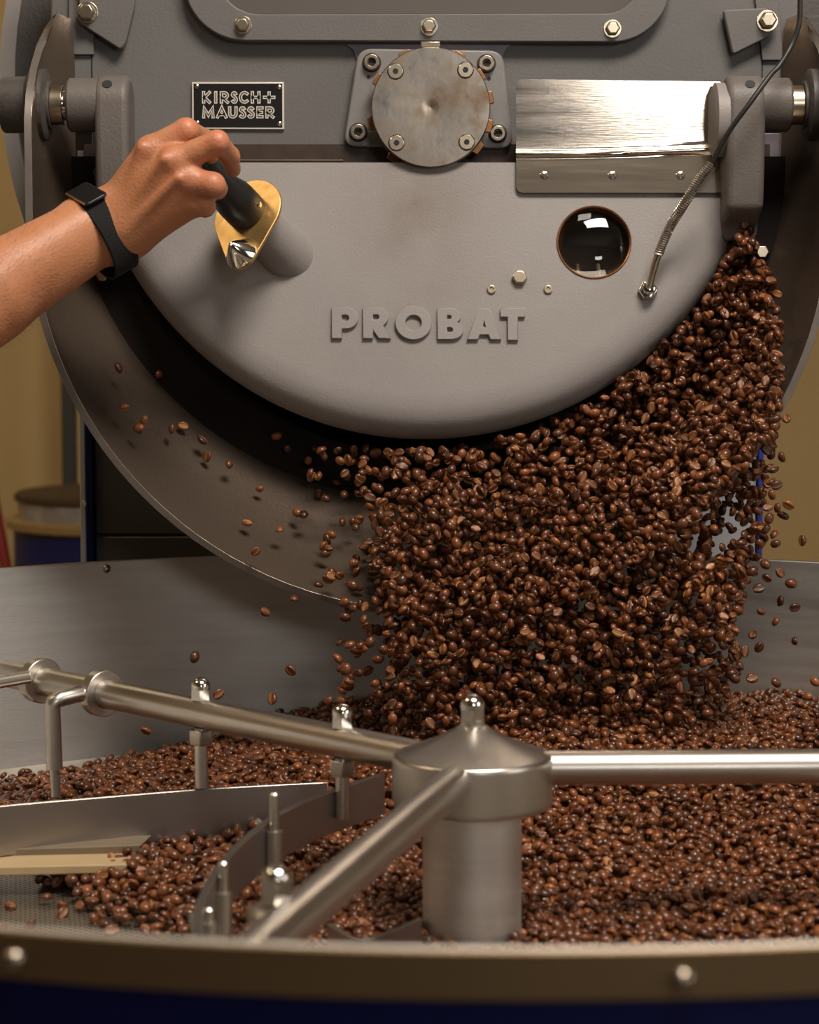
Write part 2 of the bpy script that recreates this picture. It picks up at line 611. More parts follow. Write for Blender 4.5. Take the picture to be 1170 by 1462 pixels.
# ---- top flange with the feed window
outer = [(262, -320), (262, -40)]
ox = [(262, -40)] + [(350 - 88 * math.cos(t), -30 + 88 * math.sin(t)) for t in np.linspace(0, math.pi / 2, 12)]
ox += [(876 + 84 * math.sin(t), -30 + 90 * math.cos(t)) for t in np.linspace(0, math.pi / 2, 12)]
ix = [(372 - 58 * math.cos(t), -30 + 50 * math.sin(t)) for t in np.linspace(0, math.pi / 2, 12)]
ix += [(866 + 46 * math.sin(t), -30 + 49 * math.cos(t)) for t in np.linspace(0, math.pi / 2, 12)]
ox = ox[1:]
n_ = len(ox)
Yfl = YP - .014
oo = [(262, -200)] + ox + [(960, -200)]
ii = [(314, -200)] + ix + [(912, -200)]
n_ = len(oo)
V = [at(x, y, Yfl) for x, y in oo + ii]
V += [q + Vector((0, .0138, 0)) for q in V]
F = []
for i in range(n_ - 1):
    F += [(i, i + 1, n_ + i + 1, n_ + i), (2 * n_ + i, 3 * n_ + i, 3 * n_ + i + 1, 2 * n_ + i + 1), (i, 2 * n_ + i, 2 * n_ + i + 1, i + 1), (n_ + i, n_ + i + 1, 3 * n_ + i + 1, 3 * n_ + i)]
F += [(0, n_, 3 * n_, 2 * n_), (n_ - 1, 3 * n_ - 1, 4 * n_ - 1, 2 * n_ - 1)]
mk('window_flange', V, F, M['cast2'], roaster, bevel=.0012)
c = [at(x, y, YP - .0015) for x, y in ix] + [at(912, -200, YP - .0015), at(314, -200, YP - .0015)]
mk('window_pane', *prism(c, (0, .001, 0)), M['panel'], roaster)
for x, y in ((347, 36), (613, 38), (875, 41)):
    hex_bolt(roaster, at(x, y, Yfl), NV, .0062, .007, M['bolt'])
    g = lathe([(.0078, .0003), (.0078, -.0008)], at(x, y, Yfl), (0, 1, 0), 20)

# ---- corner tabs and clamp strips
for pts, st, b_ in (([(112, -60), (113, 33), (172, 71), (179, 62), (192, 8), (190, -60)], [(99, -60), (134, -60), (134, 78), (97, 78)], (125, 18)),
                    ([(1033, 14), (1047, 78), (1103, 50), (1107, 32), (1096, 11)], [(1072, -60), (1107, -60), (1120, 86), (1089, 86)], (1096, 30))):
    mk('clamp_strip', *prism([at(x, y, YP - .004) for x, y in st], (0, .0042, 0)), M['cast2'], roaster, bevel=.0007)
    tb = round_poly(pts, 5, 3)
    mk('clamp_tab', *prism([at(x, y, YP - .013) for x, y in tb], (0, .0092, 0)), M['cast2'], roaster, bevel=.0012)
    hex_bolt(roaster, at(b_[0], b_[1], YP - .013), NV, .0075, .010, M['bolt'])

# ---- bearing: tinted backing, trapezoid plate, disc
pts = [(488, 60), (735, 60), (722, 70), (714, 90), (738, 231), (488, 231), (512, 90), (504, 70)]
mk('bearing_backing', *prism([at(x, y, YP - .002) for x, y in pts], (0, .0022, 0)), M['tint'], roaster)
Yb = YP - .012
bp_ = mk('bearing_plate', *prism([at(x, y, Yb) for x, y in round_poly([(512, 69), (718, 72), (734, 212), (490, 209)], 20, 6)], (0, .0102, 0)), M['bearing'], roaster, bevel=.0015)
for x, y in ((531, 89.5), (695, 91), (512, 189), (711, 191)):
    mk('bolt_recess', *lathe([(.0082, 0), (.0082, .0006)], at(x, y, Yb - .0006), (0, 1, 0), 24), M['black'], bp_)
    socket_bolt(bp_, at(x, y, Yb - .0006), NV, .0072, .006, M['bolt_dk'])
for x, y in ((526.6, 109.6), (698.6, 112)):
    mk('pin_hole', *lathe([(.0016, 0), (.0016, .0006)], at(x, y, Yb - .0005), (0, 1, 0), 12), M['black'], bp_)
Yd = 1.802
dc = at(615.5, 153, Yd)
R_ = 84 / FPX * Yd
dprof = [(R_ * .985, .036), (R_, .034), (R_, .0015), (R_ * .985, 0), (R_ * .97, 0), (R_ * .16, 0), (R_ * .12, .0001), (R_ * .02, .0008), (0, .001)]
disc = mk('bearing_cover', *lathe(dprof, dc, (0, 1, 0), 72), M['disc'], roaster, smooth=True)
for x, y in ((565, 101.7), (665, 100), (566.5, 204), (666.7, 203)):
    mk('bolt_recess', *lathe([(.0071, 0), (.0071, .0004)], at(x, y, Yd - .0004), (0, 1, 0), 24), M['black'], disc)
    p = at(x, y, Yd - .0004)
    mk('countersunk_bolt', *lathe([(.0064, 0), (.0064, .0006), (.0058, .001), (.0024, .001), (.0022, .0002), (0, .0002)], p, NV, 24), M['bolt'], disc)
    mk('socket_shade', *lathe([(.0024, 0), (.0024, .0003)], p - Vector((0, .0009, 0)), NV, 6), M['black'], disc)  # black disc added for the shade inside the bolt hole
for a in (62, 115, 150, 192, 232, 288, 322, 345, 12, 35, 250):
    t = math.radians(a)
    c = dc + Vector((math.cos(t), 0, math.sin(t))) * (R_ + .0015) + Vector((0, .022, 0))
    u, w = Vector((math.cos(t), 0, math.sin(t))), Vector((-math.sin(t), 0, math.cos(t)))
    p4 = [c - u * .0025 - w * .006, c + u * .003 - w * .005, c + u * .003 + w * .005, c - u * .0025 + w * .006]
    mk('lock_tab', *prism(p4, (0, .008, 0)), M['copper'], disc, bevel=.0005)
c = [at(x, y, Yd + .004) for x, y in ((601, 59), (629, 59), (629, 68), (601, 68))]
mk('key_block', *prism(c, (0, .03, 0)), M['bolt_dk'], disc, bevel=.0008)

# ---- nameplate
Yn = YP - .003
np_o = mk('nameplate', *prism([at(x, y, Yn) for x, y in ((274, 117), (405.5, 117), (406, 184.5), (274.5, 184))], (0, .003, 0)), M['np_light'], roaster, bevel=.0003)
mk('nameplate_field', *prism([at(x, y, Yn - .0003) for x, y in ((276.6, 119.6), (403, 119.6), (403.4, 182), (277, 181.6))], (0, .0003, 0)), M['np_black'], np_o)
for x, y in ((281, 123.5), (398.5, 124.5), (281.5, 176), (399, 177)):
    mk('rivet', *lathe([(.0022, 0), (.0020, .0008), (.001, .0013), (0, .0014)], at(x, y, Yn - .0003), NV, 14), M['polish'], np_o, smooth=True)


def arc(cx, cy, rx, ry, a0, a1, n=9):
    return [(cx + rx * math.cos(math.radians(a)), cy + ry * math.sin(math.radians(a))) for a in np.linspace(a0, a1, n)]


# centre lines in a 1 x 1 cell, y down
STROKE = {
    'K': [[(0.1, 0), (0.1, 1)], [(0.92, 0), (0.22, .52), (0.92, 1)]],
    'I': [[(0.5, 0), (0.5, 1)]],
    'R': [[(0.12, 1), (0.12, .06)] + [(0.5, .06)] + arc(.5, .32, .34, .26, -70, 90, 7) + [(.3, .58), (.9, 1)]],
    'S': [arc(.5, .29, .36, .24, -25, -180, 8) + arc(.5, .73, .40, .24, -60, 150, 9)],
    'C': [arc(.55, .5, .47, .46, -45, -315, 16)],
    'H': [[(.1, 0), (.1, 1)], [(.9, 0), (.9, 1)], [(.1, .5), (.9, .5)]],
    '+': [[(.5, .02), (.5, .98)], [(.04, .5), (.96, .5)]],
    'M': [[(.08, 1), (.12, .08), (.5, .8), (.88, .08), (.92, 1)]],
    'A': [[(.04, 1), (.5, .04), (.96, 1)], [(.25, .72), (.75, .72)]],
    'U': [[(.12, 0), (.12, .62)] + arc(.5, .62, .38, .34, 170, 10, 9) + [(.88, .62), (.88, 0)]],
    'E': [[(.95, .06), (.12, .06), (.12, .94), (.95, .94)], [(.12, .5), (.85, .5)]],
}


def ribbon(pts, w, fn):
    """flat band of width w along a 2D polyline; fn maps 2D to 3D"""
    pts = [Vector((a, b_)) for a, b_ in pts]
    V, F = [], []
    n = len(pts)
    for i, p in enumerate(pts):
        d0 = (p - pts[i - 1]).normalized() if i > 0 else (pts[1] - p).normalized()
        d1 = (pts[i + 1] - p).normalized() if i < n - 1 else d0
        t = (d0 + d1)
        t = t.normalized() if t.length > 1e-4 else d0
        nn = Vector((-t.y, t.x))
        k = 1 / max(.45, nn.dot(Vector((-d0.y, d0.x))))
        V += [fn(*(p + nn * w / 2 * k)), fn(*(p - nn * w / 2 * k))]
    for i in range(n - 1):
        F.append((2 * i, 2 * i + 1, 2 * i + 3, 2 * i + 2))
    return V, F


rows = [('KIRSCH+', [(283, 362), (383, 415), (430, 515), (525, 582), (592, 680), (690, 775), (790, 900)], 302, 388),
        ('MAUSSER', [(283, 392), (402, 497), (499, 585), (590, 655), (660, 725), (738, 800), (810, 895)], 428, 512)]
for word, xs, ya, yb in rows:
    for ch, (xa, xb) in zip(word, xs):
        lit, dark = [], []
        for line in STROKE[ch]:
            q = [(240 + ((xa + 8) + px * (xb - xa - 16)) / 5.85, 80 + (ya + py * (yb - ya)) / 5.85) for px, py in line]
            ext = 1.6
            qe = list(q)
            for (i, j) in ((0, 1), (-1, -2)):
                d = (Vector(q[i]) - Vector(q[j])).normalized()
                e = Vector(q[i]) + d * ext
                qe[i] = (e.x, e.y)
            lit.append(ribbon(qe, 4.7, lambda x, y: at(x, y, Yn - .00055)))
            dark.append(ribbon(q, 1.35, lambda x, y: at(x, y, Yn - .0007)))
        lo = mk('letter', *merge(*lit), M['np_light'], np_o, fix=False)
        mk('letter_inline', *merge(*dark), M['np_black'], np_o, fix=False)

# ---- chute bowl around the drum mouth
YR, YB = 1.72, 1.853
fc, bc = [], []
for x, y, Y, bx_, by_ in ((82, 30, 1.848, 99, 30), (66, 45, 1.825, 99, 45), (52, 66, 1.79, 99, 66), (43, 95, 1.755, 99, 95), (37, 130, 1.73, 99, 130), (34, 170, YR, 99, 165), (35, 230, YR, 99, 195)):
    fc.append((x, y, Y))
    bc.append((bx_, by_, YB))
for t in np.linspace(180, 0, 61):
    a = math.radians(t)
    fc.append((615 + 579 * math.cos(a), 303 + 577 * math.sin(a), YR))
    bc.append((612 + 512 * math.cos(a), 225 + 488 * math.sin(a), YB))
for (x, y, Y), (bx_, by_, bY) in list(zip(fc[:7], bc[:7]))[::-1]:
    fc.append((1229 - x, y, Y))
    bc.append((1224 - bx_, by_, YB))
rowsn = 8
V, F = [], []
N = len(fc)
for r in range(rowsn + 1):
    s = r / rowsn
    for i in range(N):
        A, B = at(*fc[i]), at(*bc[i])
        p = A.lerp(B, s)
        # gentle dish
        out_ = (A + B) / 2 - Vector((at(613, 240, 1.8)))
        out_.y = 0
        p += out_.normalized() * .010 * math.sin(math.pi * s)
        V.append(p)
for r in range(rowsn):
    for i in range(N - 1):
        F.append((r * N + i, r * N + i + 1, (r + 1) * N + i + 1, (r + 1) * N + i))
chute = mk('discharge_chute', V, F, M['chute'], roaster, smooth=True, solid=.006, rimmat=M['edge'], fix=False)
chute.modifiers['solid'].offset = 1
bv = chute.modifiers.new('bevel', 'BEVEL')
bv.width = .0013
chute.data.materials.append(M['bolt'])
bv.material = 2  # brighter metal on the bevel paints the rim's highlight line
bv.segments = 1
bv.limit_method = 'ANGLE'
bv.angle_limit = math.radians(50)
bv.harden_normals = True
# back ring and drum
RO, RI = 520, 425
V, F = [], []
ts = np.linspace(180, 0, 67)
for t in ts:
    a = math.radians(t)
    V += [at(612 + RO * math.cos(a), 225 + RO * .965 * math.sin(a), YB + .002), at(612 + RI * math.cos(a), 225 + RI * math.sin(a), YB + .002)]
F = [(2 * i, 2 * i + 1, 2 * i + 3, 2 * i + 2) for i in range(len(ts) - 1)]
mk('mouth_ring', V, F, M['drum'], roaster, solid=.012, fix=False)  # near-black ring: the shadow under the door put into its colour
bo = at(612, 225, YB + .014)
rr = (RI + 2) / FPX * YB
mk('roasting_drum', *lathe([(rr, 0), (rr * 1.02, .02), (rr * 1.02, .42), (0, .421)], bo, (0, 1, 0), 64)[0:1], [f for f in lathe([(rr, 0), (rr * 1.02, .02), (rr * 1.02, .42), (0, .421)], bo, (0, 1, 0), 64)[1][:-2]], M['drum'], roaster, smooth=True, fix=False)
for pts in ([(1050, 190), (1114, 190), (1112, 300), (1104, 370), (1092, 425), (1050, 425)], [(110, 215), (170, 215), (170, 440), (132, 440), (118, 370), (112, 300)]):
    mk('side_plate', *prism([at(x, y, YB - .001) for x, y in pts], (0, .004, 0)), M['tint'], roaster, bevel=.0006)
for x, y in ((1087, 360), (148, 393)):
    hex_bolt(roaster, at(x, y, YB - .006), NV, .0068, .009, M['bolt'])
    mk('bolt_boss', *lathe([(.011, .008), (.010, 0)], at(x, y, YB - .006), (0, 1, 0), 20), M['cast_dk'], roaster)
# drum vanes seen through the mouth
for k in range(4):
    t = math.radians(-35 - 32 * k)
    c = bo + Vector((math.cos(t), 0, math.sin(t))) * rr * .9
    u, w = Vector((math.cos(t), 0, math.sin(t))) * .035, Vector((-math.sin(t), 0, math.cos(t))) * .003
    mk('drum_vane', *prism([c - u - w, c + u - w, c + u + w, c - u + w], (0.05, .32, 0)), M['drum'], roaster)

# ---- hinge: bosses, shafts, collars
YA = 1.79
za = at(600, 150, YA).z
for side in (0, 1):
    def X(px):
        px = px if side == 0 else 1220 - px
        return at(px, 150, YA).x
    o3 = Vector((X(60), YA, za))
    ax = Vector((1, 0, 0)) if side == 0 else Vector((-1, 0, 0))
    L = lambda a, b_: abs(X(b_) - X(a))
    mk('hinge_shaft', *lathe([(.0125, 0), (.0125, L(-30, 150))], Vector((X(-30), YA, za)), ax, 28), M['polish'], roaster, smooth=True)
    mk('hinge_collar', *lathe([(.0165, 0), (.0165, L(74, 92))], Vector((X(74), YA, za)), ax, 32), M['bolt'], roaster, smooth=True, bevel=.0008)
    mk('hinge_washer', *lathe([(.020, 0), (.020, L(66, 74))], Vector((X(66), YA, za)), ax, 32), M['cast_dk'], roaster, smooth=True, bevel=.0006)
    mk('bearing_boss', *lathe([(.022, 0), (.0235, .002), (.0235, L(4, 40)), (.030, L(4, 46)), (.030, L(4, 66)), (.026, L(4, 70))], Vector((X(4), YA, za)), ax, 36), M['cast_dk'], roaster, smooth=True)

# ================================================================== DOOR (a part of the roaster)
DCX, DCY, DR = 608, 125, 493
layers = [(0, -.034), (-1, -.026), (3, -.018), (10, -.0095), (22, -.0035), (38, -.0008), (56, 0.0)]
V, F, rings = [], [], []
for ins, off in layers:
    r = DR - ins
    a0 = math.asin((232 - DCY) / r)
    ring_ = []
    for t in np.linspace(a0, math.pi - a0, 73):
        x, y = DCX + r * math.cos(t), DCY + r * math.sin(t)
        ring_.append(len(V))
        V.append(dr(x, y, off))
    rings.append(ring_)
for A, B in zip(rings[:-1], rings[1:]):
    F += [(A[i], A[i + 1], B[i + 1], B[i]) for i in range(len(A) - 1)]
F.append(tuple(rings[-1]))
F.append(tuple(rings[0][::-1]))
F.append(tuple([q[0] for q in rings] + [q[-1] for q in rings[::-1]]))
door = mk('discharge_door', V, F, M['door'], roaster, smooth=True)
# real hole for the sight glass
SGX, SGY, SGR = 848.5, 346, 53.5 / FPX * 1.79
sc = dr(SGX, SGY)
cutter = mk('cutter', *lathe([(SGR, -.06), (SGR, .06)], sc, DN, 56), M['cast'])
bo_m = door.modifiers.new('hole', 'BOOLEAN')
bo_m.object = cutter
bo_m.solver = 'EXACT'
bpy.context.view_layer.update()
dg = bpy.context.evaluated_depsgraph_get()
nm = bpy.data.meshes.new_from_object(door.evaluated_get(dg))
door.modifiers.clear()
door.data = nm
nm.set_sharp_from_angle(angle=math.radians(45))
bpy.data.objects.remove(cutter)
g = lathe([(SGR, .0006), (SGR * .985, .0012), (SGR * .95, .0004), (SGR * .93, -.012), (SGR * .93, -.030), (SGR * .99, -.030), (SGR, -.02)], sc, DN, 56)
mk('sight_glass_rim', g[0], g[1][:-2], M['copper'], door, smooth=True, fix=False)
g = lathe([(SGR * .93, -.030), (SGR * .9, -.033)], sc, DN, 40)
mk('sight_glass_back', *g, M['drum'], door)
gl = lathe([(0, -.0095), (SGR * .94, -.0095), (SGR * .94, -.006), (SGR * .7, -.0025), (SGR * .35, -.0008), (0, -.0002)], sc, DN, 48)
mk('sight_glass', *gl, M['glass'], door, smooth=True)
for dx in (-18, 8):
    a = dr(SGX + dx, SGY + 18, -.025)
    mk('sampling_rod', *tube([a, a + DD * .02 + Vector((.003, 0, 0))], .0016, 8), M['bolt_dk'], door, smooth=True)

# bolts of the door
p = dr(742, 397)
mk('plug_bolt', *lathe([(.0066, 0), (.0066, .0045), (.0056, .0055)], p, DN, 6), M['bolt'], door, bevel=.0004)
for x, y in ((702, 413.5), (783, 413.5)):
    socket_bolt(door, dr(x, y), DN, .0038, .002, M['bolt'], 'screw')

# raised letters
LET = {
    'P': [[(0, 0), (20, 0)] + arc(20, 14.5, 16, 14.5, -80, 80, 10) + [(20, 29), (13, 29), (13, 43), (0, 43)],
          [(12.5, 9), (19, 9)] + arc(19, 14.5, 5.5, 5.5, -70, 70, 6) + [(19, 20), (12.5, 20)]],
    'R': [[(0, 0), (20, 0)] + arc(20, 13, 14.5, 13, -80, 62, 9) + [(37, 43), (22, 43), (13, 28.5), (12.5, 43), (0, 43)],
          [(12.5, 8.5), (18, 8.5)] + arc(18, 13, 5, 4.7, -70, 70, 6) + [(18, 18), (12.5, 18)]],
    'O': [arc(25, 22.5, 25, 23.5, 0, 352.5, 48), arc(25, 22.5, 12.5, 12, 0, 345, 30)],
    'B': [[(0, 0), (18, 0)] + arc(18, 11, 13.5, 11, -80, 55, 8) + arc(19, 31, 16, 12.5, -60, 85, 9) + [(17, 43.5), (0, 43.5)],
          [(12, 8.5), (16, 8.5)] + arc(16, 12.2, 4, 3.7, -60, 60, 5) + [(16, 16), (12, 16)],
          [(12, 26), (17, 26)] + arc(17, 30.5, 5, 4.5, -60, 60, 5) + [(17, 35), (12, 35)]],
    'A': [[(16, 0), (29.5, 0), (45.5, 43), (32, 43), (29.5, 36), (16, 36), (13.5, 43), (0, 43)],
          [(22.8, 13), (26.8, 27), (18.8, 27)]],
    'T': [[(0, 0), (33, 0), (33, 10.5), (23, 10.5), (23, 44), (10, 44), (10, 10.5), (0, 10.5)]],
}
for ch, x0, y0 in (('P', 475, 441), ('R', 519.5, 441), ('O', 565.5, 440), ('B', 625.7, 442), ('A', 668.5, 442.5), ('T', 715.5, 442.5)):
    org = dr(x0, y0)
    sc_ = 1 / FPX * (org - Vector((0, 0, CAMZ))).length
    cu = bpy.data.curves.new('letter', 'CURVE')
    cu.dimensions = '2D'
    cu.fill_mode = 'BOTH'
    cu.extrude = .0018
    cu.bevel_depth = .0006
    cu.bevel_resolution = 1
    for loop in LET[ch]:
        sp = cu.splines.new('POLY')
        sp.points.add(len(loop) - 1)
        for i, (x, y) in enumerate(loop):
            sp.points[i].co = (x * sc_, -y * sc_, 0, 1)
        sp.use_cyclic_u = True
    co = bpy.data.objects.new('tmp', cu)
    COL.objects.link(co)
    bpy.context.view_layer.update()
    me = bpy.data.meshes.new_from_object(co.evaluated_get(bpy.context.evaluated_depsgraph_get()))
    bpy.data.objects.remove(co)
    Mx = Matrix((Vector((1, 0, 0)), -DD, DN)).transposed().to_4x4()
    me.transform(Mx)
    me.materials.clear()
    me.materials.append(M['cast'])
    lo = bpy.data.objects.new('raised_letter', me)
    link(lo, door, org + DN * .0014)

# hinge arms: side profile extruded across
for side, (xa, xb) in ((0, (140, 188)), (1, (1034, 1088))):
    x0, x1 = at(xa, 150, YA).x, at(xb, 150, YA).x
    prof = [(YA + .0245 * math.cos(t), za + .0245 * math.sin(t)) for t in np.linspace(0, math.pi, 13)]
    d1, d2 = dr(600, 322, .001), dr(600, 345, -.004)
    d0 = dr(600, 290, .009)
    prof += [(YA - .0240, za - .045), (YA - .0225, za - .068), (YA - .0195, za - .088), (d1.y, d1.z), (d2.y, d2.z), (dr(600, 300, -.02).y, dr(600, 300, -.02).z), (YA + .0245, za - .02)]
    arm = mk('hinge_arm', *prism([Vector((x0, y, z)) for y, z in prof], (x1 - x0, 0, 0)), M['cast_mid'], door, bevel=.006, seg=4)
    xo0, xo1 = (at(98, 150, YA).x, at(144, 150, YA).x) if side == 0 else (at(1084, 150, YA).x, at(1128, 150, YA).x)
    mk('hinge_boss', *lathe([(.0205, 0), (.0225, .002), (.0225, xo1 - xo0)] if side == 0 else [(.0225, 0), (.0225, xo1 - xo0 - .002), (.0205, xo1 - xo0)], Vector((xo0, YA, za)), (1, 0, 0), 36), M['cast_mid'], door, smooth=True)
    if side:
        xo = at(1016, 150, YA).x
        mk('hinge_flange', *lathe([(.024, 0), (.031, .003), (.031, x0 - xo + .002)], Vector((xo, YA + .004, za - .012)), (1, 0, 0), 36), M['cast'], door, smooth=True)
    hx = 158 if side == 0 else 1066
    hy = 131 if side == 0 else 138
    t = math.radians(38)
    nrm = Vector((0, -math.cos(t), math.sin(t)))
    pos = Vector((at(hx, 150, YA).x, YA, za)) + nrm * .0246
    mk('set_screw_hole', *lathe([(.0042, -.0015), (.0042, .0004)], pos, nrm, 18), M['black'], door)  # flat black disc, the shade of the hole put into colour

# trier socket cast on the door
AX = Vector((-0.44, -0.76, 0.47)).normalized()
sb = dr(404, 356)
mk('trier_socket', *lathe([(.0235, -.03), (.0225, .002), (.0200, .010), (.0193, .054), (.0185, .056)], sb, AX, 36), M['cast'], door, smooth=True)

# steel deflector sheet screwed to the door
rowsy = [(113, 9), (114.5, 4), (118, 1), (124, 0), (150, 0), (180, 0), (200, 0)] + [(y, 0) for y in np.arange(208, 234, 2)] + [(245, 0), (266, 0), (272, 1), (275.5, 4), (277, 9)]
V, F = [], []
nx = 14
yb_ = dr(800, 222, .0025)
ytop_Y = yb_.y - .001
for y, ins in rowsy:
    for i in range(nx + 1):
        x = 737 + ins + (1036 - 737 - 2 * ins) * i / nx
        yy = y + 4 * (i / nx) * (1 if y < 200 else 0)
        if y >= 222:
            p = dr(x, yy, .0025)
        else:
            s = (222 - y) / (222 - 113.0)
            p = at(x, yy, yb_.y + (ytop_Y - yb_.y) * s)
        p += DN * .0022 * math.exp(-((y - 221 + 8 * (i / nx) ** 2) / 4.5) ** 2)   # pressed bead along the fold
        V.append(p)
for r in range(len(rowsy) - 1):
    for i in range(nx):
        F.append((r * (nx + 1) + i, r * (nx + 1) + i + 1, (r + 1) * (nx + 1) + i + 1, (r + 1) * (nx + 1) + i))
defl = mk('deflector_plate', V, F, M['deflect'], roaster, smooth=True, solid=.0018, fix=True)
for x in (777, 874, 971):
    p = dr(x, 252.5, .0028)
    mk('screw', *lathe([(.0048, 0), (.0046, .0006), (.0034, .0022), (.0016, .0024), (.0014, .001), (0, .001)], p, DN, 20), M['polish'], defl, smooth=True)

# ================================================================== TEMPERATURE PROBE
pb = dr(925, 416)
probe = empty('temperature_probe', pb, 'spring-sleeved temperature probe with black cable screwed into the door beside the sight glass', 'probe')
mk('hex_nut', *merge(lathe([(.0085, 0), (.0085, .006), (.0075, .007)], pb, DN, 6), lathe([(.0055, .007), (.0055, .013), (.004, .014)], pb, DN, 16)), M['polish'], probe, bevel=.0004)
pts = smooth_path([pb + DN * .012, dr(930, 393, .018), dr(938, 368, .024), dr(952, 335, .030), at(975, 295, 1.755), at(1000, 254, 1.75), at(1016, 234, 1.748)], 10)
mk('probe_rod', *tube(pts[:24], .0032, 12), M['polish'], probe, smooth=True)
sp = pts[18:]
# coil spring
L_ = [0]
for a, b_ in zip(sp[:-1], sp[1:]):
    L_.append(L_[-1] + (b_ - a).length)
hel = []
turns = L_[-1] / .0019
steps = int(turns * 9)
for i in range(steps + 1):
    s = L_[-1] * i / steps
    j = min(len(sp) - 2, max(0, int(np.searchsorted(L_, s)) - 1))
    w = (s - L_[j]) / max(1e-9, L_[j + 1] - L_[j])
    c = sp[j].lerp(sp[j + 1], w)
    a, e1, e2 = frame_of(sp[j + 1] - sp[j])
    t = 2 * math.pi * turns * i / steps
    hel.append(c + (e1 * math.cos(t) + e2 * math.sin(t)) * .0036)
mk('coil_spring', *tube(hel, .00085, 5), M['steel_h'], probe, smooth=True, fix=False)
mk('inner_sleeve', *tube(sp, .0030, 10), M['bolt_dk'], probe, smooth=True)
cb = smooth_path([sp[-1], at(1040, 190, 1.74), at(1072, 146, 1.735), at(1100, 108, 1.74), at(1113, 94, 1.742), at(1130, 66, 1.75), at(1141, 36, 1.75), at(1143, 0, 1.75), at(1143, -120, 1.75)], 8)
mk('cable', *tube(cb, .0021, 10), M['cable'], probe, smooth=True)

# ================================================================== SAMPLE TRIER (held by the hand)
pc = sb + AX * .057
trier = empty('sample_trier', pc, 'bean sampling trier with black grip and bronze teardrop guard, held by the hand', 'trier')
tip_v = Vector((-.0037, -.0209, -.038))
tip_v -= AX * tip_v.dot(AX)
e_t = tip_v.normalized()
e_s = AX.cross(e_t).normalized()
tl = .040
pts = []
R1, R2 = .0315, .0140
ang = math.acos((R1 - R2) / tl)
for t in np.linspace(ang, 2 * math.pi - ang, 30):
    pts.append(pc + e_t * R1 * math.cos(t) + e_s * R1 * math.sin(t))
for t in np.linspace(-ang, ang, 14):
    pts.append(pc + e_t * (tl + R2 * math.cos(t)) + e_s * R2 * math.sin(t))
guard = mk('guard_plate', *prism(pts, AX * .003), M['brass'], trier, bevel=.0006)
ct = pc + e_t * tl + AX * .003
mk('cone_knob', *lathe([(.0142, 0), (.0140, .001), (.0026, .016), (.0016, .0165), (.0012, .0155), (0, .0155)], ct, AX, 32), M['polish'], trier, smooth=True)
gp = [(.0165, .003), (.0172, .006), (.0172, .020), (.0168, .027), (.0140, .038), (.0125, .050), (.0126, .064), (.0134, .076), (.0134, .086), (.0124, .094), (.0100, .100), (.006, .103), (0, .104)]
mk('grip', *lathe(gp, pc, AX, 36), M['rubber'], trier, smooth=True)
a_, e1_, e2_ = frame_of(AX)
q = (Vector((.8, -.5, .1)) - AX * Vector((.8, -.5, .1)).dot(AX)).normalized()
mk('grip_pin', *lathe([(.0024, 0), (.0022, .0015), (0, .002)], pc + AX * .012 + q * .0166, q, 14), M['bolt'], trier, smooth=True)
mk('trier_tube', *lathe([(.013, 0), (.013, -.09)], pc, AX, 24), M['steel_h'], trier, smooth=True)

# ================================================================== PERSON: hand and forearm as one skin
def sdf_cone(P, a, b_, ra, rb):
    a, b_ = np.array(a, dtype=np.float32), np.array(b_, dtype=np.float32)
    ab = b_ - a
    t = np.clip(((P - a) @ ab) / max(1e-9, float(ab @ ab)), 0, 1)
    d = P - a - t[:, None] * ab
    return np.sqrt((d * d).sum(1)) - (ra + (rb - ra) * t)


def surface_nets(D, org, h):
    """naive surface nets on a scalar grid; inside is negative"""
    nx, ny, nz = D.shape
    ins = D < 0
    cnt = np.zeros((nx - 1, ny - 1, nz - 1), np.float32)
    acc = np.zeros((nx - 1, ny - 1, nz - 1, 3), np.float32)
    sl = [slice(0, -1), slice(1, None)]
    corners = [(i, j, k) for i in (0, 1) for j in (0, 1) for k in (0, 1)]
    for c0 in corners:
        for ax_ in range(3):
            if c0[ax_] == 1:
                continue
            c1 = list(c0)
            c1[ax_] = 1
            A = D[sl[c0[0]], sl[c0[1]], sl[c0[2]]]
            B = D[sl[c1[0]], sl[c1[1]], sl[c1[2]]]
            cross = (A < 0) != (B < 0)
            t = np.where(cross, A / np.where(cross, A - B, 1), 0)
            cnt += cross
            for k in range(3):
                acc[..., k] += np.where(cross, (c0[k] + (t if k == ax_ else 0)), 0)
    act = cnt > 0
    idx = -np.ones(cnt.shape, np.int64)
    idx[act] = np.arange(act.sum())
    ijk = np.argwhere(act)
    V = (ijk + acc[act] / cnt[act][:, None]) * h + org
    F = []
    for ax_ in range(3):
        o1, o2 = [(1, 2), (2, 0), (0, 1)][ax_]
        s0 = [slice(1, -1)] * 3
        s0[ax_] = slice(0, -1)
        s1 = list(s0)
        s1[ax_] = slice(1, None)
        A, B = ins[tuple(s0)], ins[tuple(s1)]
        ch = np.argwhere(A != B)
        sgn = A[tuple(ch.T)]
        base = ch.copy()
        for k in range(3):
            if k != ax_:
                base[:, k] += 1
        q = []
        for d1, d2 in ((-1, -1), (0, -1), (0, 0), (-1, 0)):
            c = base.copy()
            c[:, o1] += d1
            c[:, o2] += d2
            q.append(idx[c[:, 0], c[:, 1], c[:, 2]])
        q = np.stack(q, 1)
        q[~sgn] = q[~sgn][:, ::-1]
        F.append(q)
    return V, np.concatenate(F)


def J(x, y, Y):
    return at(x, y, Y)


wr = J(158, 322, 1.640)
elb = J(-330, 610, 1.50)
mid = J(-20, 425, 1.590)
m_i, m_m, m_r, m_p = J(216, 217, 1.625), J(249, 232, 1.612), J(268, 258, 1.612), J(277, 287, 1.622)
chain = []   # (a, b, ra, rb, smoothing)
